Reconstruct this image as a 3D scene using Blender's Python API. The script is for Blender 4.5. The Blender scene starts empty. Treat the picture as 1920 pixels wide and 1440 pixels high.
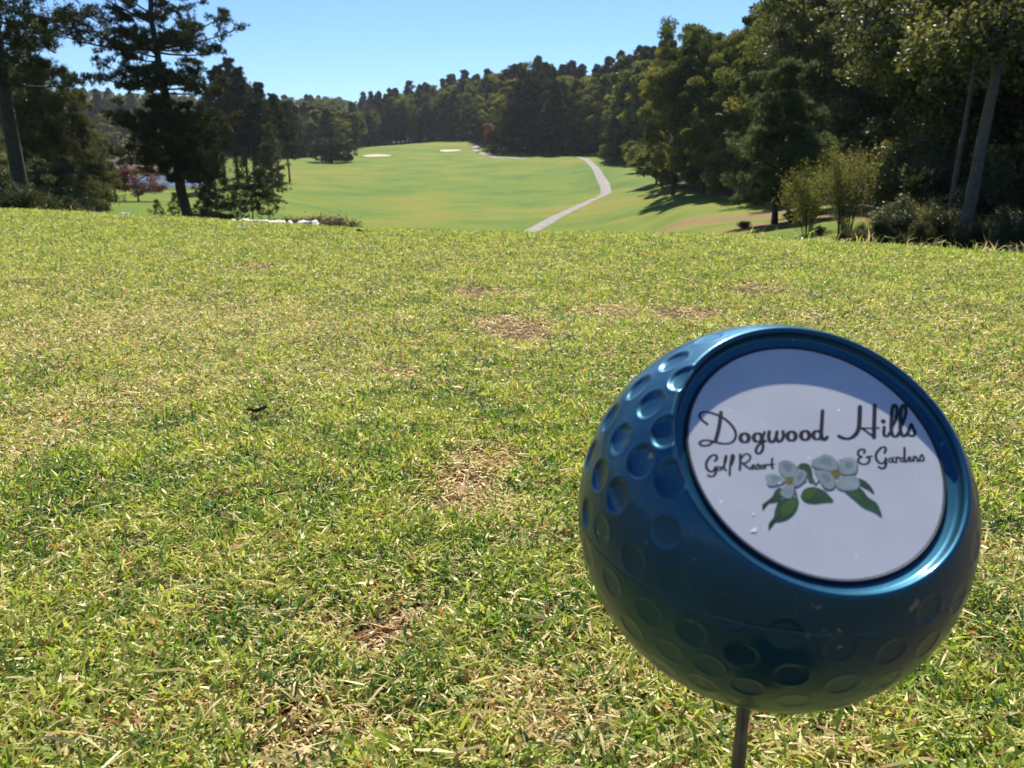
import bpy, math, random
import numpy as np
from math import radians, sin, cos, pi

scene = bpy.context.scene
COL = scene.collection
rng = np.random.default_rng(11)
random.seed(5)

# ------------------------------------------------------------------ camera
F = 1560.0                      # focal length measured in photo pixels (1920 wide)
PITCH = radians(15)
CAM = np.array([0.0, 0.0, 0.30])
FW = np.array([0, cos(PITCH), -sin(PITCH)])
UP = np.array([0, sin(PITCH), cos(PITCH)])
RT = np.array([1.0, 0, 0])
HOR = 302.0


def ray(px, py):
    d = RT * ((px - 960) / F) + UP * ((720 - py) / F) + FW
    return d / np.linalg.norm(d)


def az_of(px, py=360):
    d = ray(px, py)
    return math.atan2(d[0], d[1])


def z_at(px, py, dist):
    d = ray(px, py)
    return CAM[2] + d[2] / math.hypot(d[0], d[1]) * dist


cam = bpy.data.cameras.new('camera')
cam.sensor_width = 36.0
cam.lens = F / 1920 * 36
cam.clip_start = 0.01
cam.clip_end = 9000
cam.dof.use_dof = True
cam.dof.focus_distance = 0.62
cam.dof.aperture_fstop = 24.0
cam_o = bpy.data.objects.new('camera', cam)
cam_o.location = CAM
cam_o.rotation_euler = (pi / 2 - PITCH, 0, 0)
COL.objects.link(cam_o)
scene.camera = cam_o

# ------------------------------------------------------------------ light
SUN_EL, SUN_AZ = 52.0, 6.0
world = bpy.data.worlds.new('World')
scene.world = world
world.use_nodes = True
wn = world.node_tree.nodes
wn.clear()
sky = wn.new('ShaderNodeTexSky')
sky.sky_type = 'NISHITA'
sky.sun_disc = False
sky.sun_elevation = radians(SUN_EL)
sky.sun_rotation = radians(SUN_AZ)
sky.altitude = 250
sky.air_density = 1.0
sky.dust_density = 0.1
sky.ozone_density = 1.6
bg = wn.new('ShaderNodeBackground')
bg.inputs[1].default_value = 0.067
wo = wn.new('ShaderNodeOutputWorld')
tint = wn.new('ShaderNodeMix'); tint.data_type = 'RGBA'; tint.blend_type = 'MULTIPLY'; tint.inputs[0].default_value = 1
tint.inputs[7].default_value = (.54, .75, 1.06, 1)
world.node_tree.links.new(sky.outputs[0], tint.inputs[6])
world.node_tree.links.new(tint.outputs[2], bg.inputs[0])
world.node_tree.links.new(bg.outputs[0], wo.inputs[0])

sl = bpy.data.lights.new('sun', 'SUN')
sl.energy = 4.9
sl.angle = radians(0.53)
sl.color = (1.0, 0.93, 0.79)
so = bpy.data.objects.new('sun', sl)
so.rotation_euler = (radians(90 - SUN_EL), 0, -radians(SUN_AZ) + pi)
# lamp looks along -Z: sun stands ahead of the camera, shadows fall back towards it
so.rotation_euler = (-radians(90 - SUN_EL), 0, -radians(SUN_AZ))
COL.objects.link(so)

scene.view_settings.view_transform = 'Standard'
scene.view_settings.look = 'None'
scene.view_settings.exposure = 1.08
scene.view_settings.gamma = 1
scene.cycles.use_denoising = True
scene.cycles.max_bounces = 8
scene.cycles.diffuse_bounces = 3
scene.cycles.glossy_bounces = 3
scene.cycles.transmission_bounces = 4
scene.cycles.volume_bounces = 0
scene.cycles.sample_clamp_indirect = 8


# ------------------------------------------------------------------ objects
def tag(o, label=None, cat=None, group=None, kind=None):
    if label: o['label'] = label
    if cat: o['category'] = cat
    if group: o['group'] = group
    if kind: o['kind'] = kind
    return o


def empty(name, loc, rz=0.0, scale=1.0):
    o = bpy.data.objects.new(name, None)
    o.empty_display_size = 0.1
    o.location = loc
    o.rotation_euler = (0, 0, rz)
    o.scale = (scale,) * 3 if not hasattr(scale, '__len__') else scale
    COL.objects.link(o)
    return o


def mesh_np(name, V, faces_flat, sizes, mat=None, smooth=False, attrs=None):
    """mesh from numpy arrays; faces_flat = loop vertex indices, sizes = loops per face"""
    me = bpy.data.meshes.new(name)
    V = np.asarray(V, np.float32)
    faces_flat = np.asarray(faces_flat, np.int32)
    sizes = np.asarray(sizes, np.int32)
    me.vertices.add(len(V))
    me.vertices.foreach_set('co', V.ravel())
    me.loops.add(len(faces_flat))
    me.loops.foreach_set('vertex_index', faces_flat)
    me.polygons.add(len(sizes))
    st = np.concatenate([[0], np.cumsum(sizes)[:-1]]).astype(np.int32)
    me.polygons.foreach_set('loop_start', st)
    me.polygons.foreach_set('loop_total', sizes)
    me.polygons.foreach_set('use_smooth', np.full(len(sizes), bool(smooth)))
    me.update(calc_edges=True)
    for k, (dom, arr) in (attrs or {}).items():
        a = me.attributes.new(k, 'FLOAT', dom)
        a.data.foreach_set('value', np.asarray(arr, np.float32))
    if mat: me.materials.append(mat)
    return me


def obj(name, me, parent=None, loc=None):
    o = bpy.data.objects.new(name, me)
    COL.objects.link(o)
    if parent: o.parent = parent
    if loc is not None: o.location = loc
    return o


class MB:
    def __init__(s):
        s.v = []; s.f = []; s.n = 0

    def add(s, V, Fs):
        s.v.append(np.asarray(V, float)); s.f += [[i + s.n for i in f] for f in Fs]; s.n += len(V)

    def tube(s, pts, radii, k=7, cap=True):
        pts = np.asarray(pts, float); n = len(pts)
        T = np.gradient(pts, axis=0); T /= np.linalg.norm(T, axis=1)[:, None] + 1e-9
        ref = np.array([1.0, 0.13, 0.07])
        if abs(T[0] @ ref) > .8: ref = np.array([0.1, 1.0, 0.05])
        ang = np.arange(k) * 2 * pi / k
        V = []
        for i in range(n):
            a = np.cross(T[i], ref); a /= np.linalg.norm(a) + 1e-9
            b = np.cross(T[i], a)
            V.append(pts[i] + radii[i] * (np.cos(ang)[:, None] * a + np.sin(ang)[:, None] * b))
        V = np.concatenate(V)
        Fs = []
        for i in range(n - 1):
            for j in range(k):
                Fs.append([i * k + j, i * k + (j + 1) % k, (i + 1) * k + (j + 1) % k, (i + 1) * k + j])
        if cap:
            Fs.append(list(range(k))[::-1]); Fs.append([(n - 1) * k + j for j in range(k)])
        s.add(V, Fs)

    def mesh(s, name, mat, smooth=True):
        V = np.concatenate(s.v)
        return mesh_np(name, V, np.array([i for f in s.f for i in f]), [len(f) for f in s.f], mat, smooth)


# ------------------------------------------------------------------ materials
def new_mat(name):
    m = bpy.data.materials.new(name)
    m.use_nodes = True
    nt = m.node_tree
    nt.nodes.clear()
    out = nt.nodes.new('ShaderNodeOutputMaterial')
    return m, nt, out


def N(nt, typ, **kw):
    n = nt.nodes.new(typ)
    for k, v in kw.items():
        if k.startswith('i_'):
            n.inputs[k[2:].replace('_', ' ')].default_value = v
        else:
            setattr(n, k, v)
    return n


def ramp(nt, stops, interp='LINEAR'):
    r = nt.nodes.new('ShaderNodeValToRGB')
    cr = r.color_ramp
    cr.interpolation = interp
    while len(cr.elements) > 1: cr.elements.remove(cr.elements[-1])
    cr.elements[0].position = stops[0][0]; cr.elements[0].color = (*stops[0][1], 1)
    for p, c in stops[1:]:
        e = cr.elements.new(p); e.color = (*c, 1)
    return r


def simple_mat(name, col, rough=0.7, metallic=0.0, spec=0.5, noise=0.0, nscale=20, bump=0.0, bscale=60, coat=0.0):
    m, nt, out = new_mat(name)
    p = N(nt, 'ShaderNodeBsdfPrincipled')
    p.inputs['Roughness'].default_value = rough
    p.inputs['Metallic'].default_value = metallic
    p.inputs['Specular IOR Level'].default_value = spec
    p.inputs['Coat Weight'].default_value = coat
    p.inputs['Base Color'].default_value = (*col, 1)
    tc = N(nt, 'ShaderNodeTexCoord')
    if noise:
        nz = N(nt, 'ShaderNodeTexNoise'); nz.inputs['Scale'].default_value = nscale; nz.inputs['Detail'].default_value = 6
        nt.links.new(tc.outputs['Object'], nz.inputs['Vector'])
        lo = tuple(c * (1 - noise) for c in col); hi = tuple(min(1, c * (1 + noise)) for c in col)
        r = ramp(nt, [(0.3, lo), (0.7, hi)])
        nt.links.new(nz.outputs['Fac'], r.inputs[0]); nt.links.new(r.outputs[0], p.inputs['Base Color'])
    if bump:
        nb = N(nt, 'ShaderNodeTexNoise'); nb.inputs['Scale'].default_value = bscale; nb.inputs['Detail'].default_value = 5
        nt.links.new(tc.outputs['Object'], nb.inputs['Vector'])
        b = N(nt, 'ShaderNodeBump'); b.inputs['Strength'].default_value = bump
        nt.links.new(nb.outputs['Fac'], b.inputs['Height']); nt.links.new(b.outputs[0], p.inputs['Normal'])
    nt.links.new(p.outputs[0], out.inputs[0])
    return m


def leaf_mat(name, stops, trans=0.35, gloss=0.06, rough=0.45, tint=(1, 1, 1)):
    """leaves coloured by the 'hue' face attribute with a little change from tree to tree"""
    m, nt, out = new_mat(name)
    at = N(nt, 'ShaderNodeAttribute', attribute_name='hue')
    oi = N(nt, 'ShaderNodeObjectInfo')
    ad = N(nt, 'ShaderNodeMath', operation='MULTIPLY_ADD'); ad.inputs[1].default_value = 0.24
    nt.links.new(oi.outputs['Random'], ad.inputs[0]); nt.links.new(at.outputs['Fac'], ad.inputs[2])
    sb = N(nt, 'ShaderNodeMath', operation='SUBTRACT'); sb.inputs[1].default_value = 0.12
    nt.links.new(ad.outputs[0], sb.inputs[0])
    r = ramp(nt, stops)
    nt.links.new(sb.outputs[0], r.inputs[0])
    df = N(nt, 'ShaderNodeBsdfDiffuse')
    tr = N(nt, 'ShaderNodeBsdfTranslucent')
    gl = N(nt, 'ShaderNodeBsdfGlossy'); gl.inputs['Roughness'].default_value = rough
    hs = N(nt, 'ShaderNodeHueSaturation'); hs.inputs['Hue'].default_value = 0.485; hs.inputs['Value'].default_value = 1.25
    nt.links.new(r.outputs[0], hs.inputs['Color'])
    nt.links.new(r.outputs[0], df.inputs[0]); nt.links.new(hs.outputs[0], tr.inputs[0])
    m1 = N(nt, 'ShaderNodeMixShader'); m1.inputs[0].default_value = trans
    nt.links.new(df.outputs[0], m1.inputs[1]); nt.links.new(tr.outputs[0], m1.inputs[2])
    m2 = N(nt, 'ShaderNodeMixShader'); m2.inputs[0].default_value = gloss
    gl.inputs['Color'].default_value = (0.9, 0.95, 0.9, 1)
    nt.links.new(m1.outputs[0], m2.inputs[1]); nt.links.new(gl.outputs[0], m2.inputs[2])
    nt.links.new(m2.outputs[0], out.inputs[0])
    return m


M = {}
M['pine'] = leaf_mat('pine_needles', [(0.0, (.012, .020, .008)), (0.4, (.027, .040, .014)), (0.75, (.055, .068, .022)), (1.0, (.12, .08, .03))], .22, .02)
M['pine_olive'] = leaf_mat('soft_pine_needles', [(0.0, (.03, .038, .013)), (0.5, (.085, .095, .030)), (1.0, (.16, .15, .05))], .36, .015)
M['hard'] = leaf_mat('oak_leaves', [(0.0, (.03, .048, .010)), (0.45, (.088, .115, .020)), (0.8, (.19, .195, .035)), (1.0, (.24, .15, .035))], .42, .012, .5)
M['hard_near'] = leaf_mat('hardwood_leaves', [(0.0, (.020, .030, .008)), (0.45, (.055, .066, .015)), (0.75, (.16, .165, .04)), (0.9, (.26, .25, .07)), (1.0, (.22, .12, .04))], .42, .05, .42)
M['yellow'] = leaf_mat('yellow_green_leaves', [(0.0, (.06, .08, .02)), (0.5, (.16, .17, .035)), (1.0, (.28, .24, .06))], .4, .02)
M['red'] = leaf_mat('russet_leaves', [(0.0, (.06, .024, .018)), (0.5, (.12, .042, .028)), (1.0, (.18, .08, .045))], .35, .04)
M['orange'] = leaf_mat('orange_leaves', [(0.0, (.20, .06, .02)), (1.0, (.36, .14, .05))], .35, .03)
M['shrub'] = leaf_mat('shrub_leaves', [(0.0, (.022, .035, .014)), (0.5, (.05, .06, .022)), (1.0, (.10, .095, .04))], .3, .015)
M['reed'] = leaf_mat('dry_reed_leaves', [(0.0, (.06, .05, .03)), (0.5, (.12, .085, .06)), (1.0, (.2, .15, .1))], .25, .03)
M['bark'] = simple_mat('dark_bark', (.035, .026, .020), .9, noise=.5, nscale=9, bump=.6, bscale=25)
M['bark_pale'] = simple_mat('grey_bark', (.085, .070, .058), .9, noise=.35, nscale=5, bump=.5, bscale=22)
M['bark_twig'] = simple_mat('twig_bark', (.09, .07, .05), .9, noise=.3, nscale=9)
M['rock'] = simple_mat('pale_stone', (.62, .60, .56), .85, noise=.18, nscale=4, bump=.4, bscale=7)

# ------------------------------------------------------------------ terrain
# columns: photo x -> list of (distance, photo y) or (distance, ('z', height))
Z = lambda v: ('z', v)
FAR = [(1050, Z(52)), (1600, Z(60)), (1900, Z(62))]
COLS = [
    (-900, 8.0, [(15, Z(-.9)), (40, Z(-2.5)), (80, Z(-4)), (200, Z(-3)), (330, Z(3)), (600, Z(25)), (800, Z(36))] + FAR),
    (-300, 7.2, [(15, Z(-1)), (40, Z(-2.7)), (80, Z(-4.6)), (200, Z(-4.6)), (330, Z(0)), (600, Z(20)), (800, Z(32))] + FAR),
    (0, 6.3, [(15, Z(-1)), (40, Z(-2.7)), (80, Z(-4.8)), (130, Z(-4.9)), (210, Z(-4.9)), (330, Z(-3)), (450, Z(3)), (600, Z(16)), (800, Z(28))] + FAR),
    (200, 5.5, [(15, Z(-1)), (40, Z(-2.7)), (75, Z(-4.6)), (130, Z(-5.0)), (200, Z(-5.1)), (330, Z(-5.2)), (430, Z(-1)), (600, Z(14)), (800, Z(28))] + FAR),
    (290, 5.15, [(15, Z(-1.1)), (40, Z(-2.9)), (60, Z(-4.1)), (100, Z(-5.1)), (150, Z(-5.1)), (195, Z(-5.1)), (215, Z(-6.0)), (380, Z(-6.0)), (420, Z(-4)), (600, Z(14)), (800, Z(28))] + FAR),
    (385, 4.75, [(15, Z(-1.1)), (40, Z(-2.9)), (60, Z(-4.3)), (100, Z(-5.6)), (150, Z(-5.2)), (200, Z(-5.1)), (240, Z(-6.0)), (360, Z(-5.8)), (420, Z(-3)), (600, Z(14)), (800, Z(26))] + FAR),
    (450, 4.45, [(15, Z(-1.1)), (40, Z(-3.0)), (60, Z(-4.4)), (100, Z(-6.2)), (150, 358), (200, 330), (260, 316), (340, 309), (430, Z(4)), (600, Z(14)), (800, Z(26))] + FAR),
    (560, 4.15, [(15, Z(-1.1)), (40, Z(-3.4)), (60, Z(-4.7)), (95, 422), (130, 388), (190, 348), (250, 318), (310, 300), (350, 297), (430, Z(5)), (600, Z(14)), (800, Z(26))] + FAR),
    (700, 3.8, [(15, Z(-1.2)), (40, Z(-4.2)), (70, Z(-7)), (100, 432), (135, 400), (190, 356), (260, 316), (330, 290), (390, 277), (450, 274), (520, Z(12)), (620, Z(18)), (800, Z(28))] + FAR),
    (860, 3.7, [(15, Z(-1.3)), (40, Z(-4.4)), (75, Z(-8)), (102, 434), (140, 392), (190, 354), (260, 314), (330, 288), (390, 270), (430, 262), (520, Z(16)), (650, Z(24)), (800, Z(32))] + FAR),
    (960, 3.65, [(15, Z(-1.3)), (40, Z(-4.6)), (75, Z(-8.2)), (103, 434), (140, 392), (190, 352), (250, 314), (300, 292), (350, 279), (420, Z(12)), (520, Z(24)), (650, Z(34)), (800, Z(40))] + FAR),
    (1085, 3.6, [(15, Z(-1.3)), (40, Z(-4.5)), (75, Z(-7.6)), (100, 434), (135, 388), (187, 348), (235, 314), (280, 293), (310, 287), (360, Z(12)), (450, Z(26)), (600, Z(38)), (800, Z(42))] + FAR),
    (1200, 3.55, [(15, Z(-1.3)), (35, Z(-3.8)), (60, Z(-5.8)), (90, 430), (120, 385), (160, 342), (190, 322), (215, 312), (240, 306), (300, Z(7)), (400, Z(22)), (600, Z(38)), (800, Z(44))] + FAR),
    (1300, 3.5, [(15, Z(-1.2)), (35, Z(-3.2)), (50, 436), (75, 412), (105, 375), (140, 342), (165, 330), (190, 326), (240, Z(4)), (300, Z(10)), (400, Z(22)), (600, Z(38)), (800, Z(44))] + FAR),
    (1450, 3.4, [(12, Z(-1.1)), (30, Z(-2.6)), (44, 421), (60, 408), (85, 385), (115, 362), (150, 345), (240, Z(3)), (320, Z(12)), (600, Z(38)), (800, Z(44))] + FAR),
    (1600, 3.3, [(10, Z(-1.0)), (22, Z(-2.2)), (32, 432), (45, 405), (65, 382), (100, 362), (170, Z(0)), (300, Z(12)), (600, Z(38)), (800, Z(44))] + FAR),
    (1900, 3.2, [(10, Z(-1.1)), (20, Z(-2.0)), (30, Z(-2.6)), (60, Z(-3)), (100, Z(-2)), (200, Z(3)), (400, Z(16)), (600, Z(30)), (800, Z(40))] + FAR),
    (2600, 3.3, [(10, Z(-1.1)), (20, Z(-1.9)), (60, Z(-3)), (100, Z(-2)), (200, Z(3)), (400, Z(16)), (600, Z(30)), (800, Z(40))] + FAR),
]
RINGS = np.concatenate([[0.0, .05, .1], np.geomspace(.15, 9, 200)[:-1], np.geomspace(9, 900, 260)[:-1], np.geomspace(900, 1900, 14)])


def pchip(x, y, xq):
    h = np.diff(x); dl = np.diff(y) / h; n = len(x); m = np.zeros(n)
    for i in range(1, n - 1):
        if dl[i - 1] * dl[i] > 0:
            w1 = 2 * h[i] + h[i - 1]; w2 = h[i] + 2 * h[i - 1]
            m[i] = (w1 + w2) / (w1 / dl[i - 1] + w2 / dl[i])
    k = np.clip(np.searchsorted(x, xq) - 1, 0, n - 2)
    t = np.clip((xq - x[k]) / h[k], 0, 1)
    return ((2 * t**3 - 3 * t**2 + 1) * y[k] + (t**3 - 2 * t**2 + t) * h[k] * m[k] + (-2 * t**3 + 3 * t**2) * y[k + 1] + (t**3 - t**2) * h[k] * m[k + 1])


colaz = []; colz = []; cole = []
for px, e, pts in COLS:
    ds = [0, e - .25, e + .35, e + 1.3]; zs = [0, 0, -.03, -.2]
    for d, v in pts:
        if d < e + 3 and d > 9.9: pass
        ds.append(d); zs.append(v[1] if isinstance(v, tuple) else z_at(px, v, d))
    ld = np.log(np.array(ds) + .5)
    colz.append(pchip(ld, np.array(zs, float), np.log(RINGS + .5)))
    colaz.append(az_of(px)); cole.append(e)
colaz = np.array(colaz); colz = np.array(colz); cole = np.array(cole)
front = np.radians(np.arange(-50, 50.01, .2))
rest = np.radians(np.concatenate([np.arange(-180, -50, 3.0), np.arange(53, 180, 3.0)]))
AZ = np.sort(np.concatenate([front, rest]))
GZ = np.zeros((len(AZ), len(RINGS)))
for j in range(len(RINGS)):
    GZ[:, j] = pchip(colaz, colz[:, j], np.clip(AZ, colaz[0], colaz[-1]))
back = np.clip((np.abs(AZ) - radians(60)) / radians(60), 0, 1)[:, None]
GZ = GZ * (1 - back) + back * (-.02 * np.minimum(RINGS, 200) * (RINGS > 8))[None, :]


def vnoise(x, y, seed=0):
    """smooth value noise"""
    xi = np.floor(x).astype(np.int64); yi = np.floor(y).astype(np.int64)
    fx = x - xi; fy = y - yi
    fx = fx * fx * (3 - 2 * fx); fy = fy * fy * (3 - 2 * fy)

    def h(a, b):
        n = (a * 374761393 + b * 668265263 + seed * 1442695041) & 0x7fffffff
        n = (n ^ (n >> 13)) * 1274126177 & 0x7fffffff
        return ((n ^ (n >> 16)) & 0xffff) / 65535.0
    return (h(xi, yi) * (1 - fx) + h(xi + 1, yi) * fx) * (1 - fy) + (h(xi, yi + 1) * (1 - fx) + h(xi + 1, yi + 1) * fx) * fy


def fbm(x, y, seed=0, o=4):
    s = 0; a = .5; tot = 0
    for k in range(o):
        s = s + a * vnoise(x * 2**k, y * 2**k, seed + k * 17); tot += a; a *= .5
    return s / tot


GX = np.sin(AZ)[:, None] * RINGS[None, :]
GY = np.cos(AZ)[:, None] * RINGS[None, :]
near = np.clip(1 - (RINGS - 6) / 3, 0, 1)[None, :]
GZ = GZ + near * (fbm(GX * 9 + 50, GY * 9 + 50, 3) - .5) * .008 + near * (fbm(GX * 1.3 + 50, GY * 1.3 + 50, 4) - .5) * .03
mid = np.clip((RINGS - 60) / 100, 0, 1)[None, :]
GZ = GZ + mid * (fbm(GX / 22 + 50, GY / 22 + 90, 8) - .5) * .7


def H(x, y):
    x = np.asarray(x, float); y = np.asarray(y, float)
    a = np.arctan2(x, y); d = np.hypot(x, y)
    i = np.clip(np.searchsorted(AZ, a) - 1, 0, len(AZ) - 2); j = np.clip(np.searchsorted(RINGS, d) - 1, 0, len(RINGS) - 2)
    u = np.clip((a - AZ[i]) / (AZ[i + 1] - AZ[i]), 0, 1); v = (d - RINGS[j]) / (RINGS[j + 1] - RINGS[j])
    return (GZ[i, j] * (1 - u) + GZ[i + 1, j] * u) * (1 - v) + (GZ[i, j + 1] * (1 - u) + GZ[i + 1, j + 1] * u) * v


def polar(px, d):
    a = az_of(px)
    x, y = math.sin(a) * d, math.cos(a) * d
    return np.array([x, y, float(H(x, y))])


def hit(px, py, dmin=8.0):
    """where the sight line of a photo pixel meets the ground beyond the tee"""
    r = ray(px, py); k = math.hypot(r[0], r[1])
    ds = np.geomspace(dmin, 1500, 3000)
    X = r[0] / k * ds; Y = r[1] / k * ds; Zr = CAM[2] + r[2] / k * ds
    g = Zr - H(X, Y)
    idx = np.nonzero((g[1:] <= 0))[0]
    if len(idx) == 0: return None
    i = idx[0]
    return np.array([X[i], Y[i], float(H(X[i], Y[i]))])


def tee_pt(px, py):
    r = ray(px, py); t = -CAM[2] / r[2]
    return np.array([r[0] * t, r[1] * t])


def edge_d(x, y):
    return np.interp(np.arctan2(x, y), colaz, cole)


# dryness map of the tee turf: worn spots and divots
DIVOTS = [  # photo x, y, world radius, strength
    (482, 508, .06, 1.0), (460, 503, .03, 1.0), (905, 548, .07, .9), (897, 560, .03, 1.0), (975, 612, .08, .9), (990, 630, .05, 1.0), (950, 600, .05, .8),
    (1150, 583, .08, .75), (1300, 590, .09, 1.0), (1275, 585, .05, 1.0), (1410, 552, .08, .75), (1400, 545, .03, 1), (745, 706, .04, .9), (660, 700, .10, .5),
    (905, 872, .05, .85), (880, 915, .045, .9), (925, 950, .045, .7), (850, 960, .04, .8), (740, 1180, .045, .9), (560, 1260, .05, .5), (1530, 600, .05, .6),
    (30, 545, .35, .55), (200, 600, .30, .5), (420, 590, .28, .5), (90, 640, .25, .45), (60, 790, .12, .5), (260, 730, .12, .45), (550, 630, .2, .35),
    (1850, 1060, .05, .6), (1700, 610, .3, .3), (1880, 700, .2, .35), (1000, 1010, .05, .5), (200, 1400, .04, .6), (590, 1410, .04, .8), (1100, 1330, .05, .6),
    (830, 505, .7, .25), (400, 475, .6, .22), (20, 850, .08, .5), (1560, 1400, .05, .6), (960, 1350, .04, .6), (120, 400, 1.0, .2)]


def dryness(x, y):
    d = .36 * fbm(x * 2.1 + 7, y * 1.3 + 3, 21) + .34 * fbm(x * 9 + 7, y * 9 + 3, 22) + .2 * fbm(x * 34, y * 34, 23, 2)
    d = np.clip((d - .30) * 1.5, 0, 1)
    bare = np.zeros_like(x)
    for px, py, r, s in DIVOTS:
        c = tee_pt(px, py)
        r = r * (1.25 if (py < 640 and r < .12) else 1)
        q = np.hypot(x - c[0], y - c[1]) / r
        q = q + (fbm(x * 22 + px, y * 22 + py, 31, 3) - .5) * 1.3
        g = np.clip(1.25 - q, 0, 1)
        d = np.maximum(d, d * (1 - g * s) + g * s)
        if r < .15 and s >= .75: bare = np.maximum(bare, np.clip(g * 1.3 - .25, 0, 1) * s)
    return d, bare


# broad patches on the fairway: photo x, y, world radii, kind (+ dry / - lush)
FAIR = [(790, 390, 5, 22, .6), (840, 400, 4, 14, .4), (620, 320, 12, 10, .5), (560, 330, 12, 8, .5), (1190, 372, 14, 3.5, .8), (1260, 360, 9, 3, .7),
        (1230, 395, 5, 3, .55), (1260, 424, 3, 2.5, 1.5), (1340, 418, 4, 2.5, 1.0), (1420, 405, 7, 5, 1.1), (1500, 415, 5, 5, 1.2), (1350, 385, 9, 6, .5), (1560, 380, 9, 8, 1.2), (1600, 400, 7, 5, 1.2), (880, 270, 30, 10, .7), (740, 273, 30, 12, .35),
        (960, 395, 12, 3, .5), (700, 415, 9, 2.2, .35), (1100, 300, 10, 10, .4), (900, 255, 30, 18, .9), (1290, 335, 8, 6, .7),
        (960, 360, 15, 6, -.6), (1020, 330, 15, 10, -.4), (690, 400, 7, 5, -.5), (1150, 310, 8, 14, -.7), (1180, 345, 6, 8, -.6), (1150, 410, 10, 3, -.6), (850, 350, 20, 12, -.3), (780, 280, 22, 9, -.5), (1420, 365, 12, 6, -.4), (300, 385, 10, 6, -.1), (250, 375, 6, 5, .45)]


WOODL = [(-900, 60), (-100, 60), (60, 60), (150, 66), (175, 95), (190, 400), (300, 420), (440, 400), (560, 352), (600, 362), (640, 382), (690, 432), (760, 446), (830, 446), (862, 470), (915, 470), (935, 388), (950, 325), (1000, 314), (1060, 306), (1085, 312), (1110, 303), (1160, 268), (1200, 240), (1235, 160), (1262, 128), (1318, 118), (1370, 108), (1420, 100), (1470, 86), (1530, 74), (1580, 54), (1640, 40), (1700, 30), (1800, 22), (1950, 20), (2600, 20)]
WOODA = np.array([az_of(p_) for p_, _ in WOODL]); WOODD = np.array([float(d_) for _, d_ in WOODL])


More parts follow.
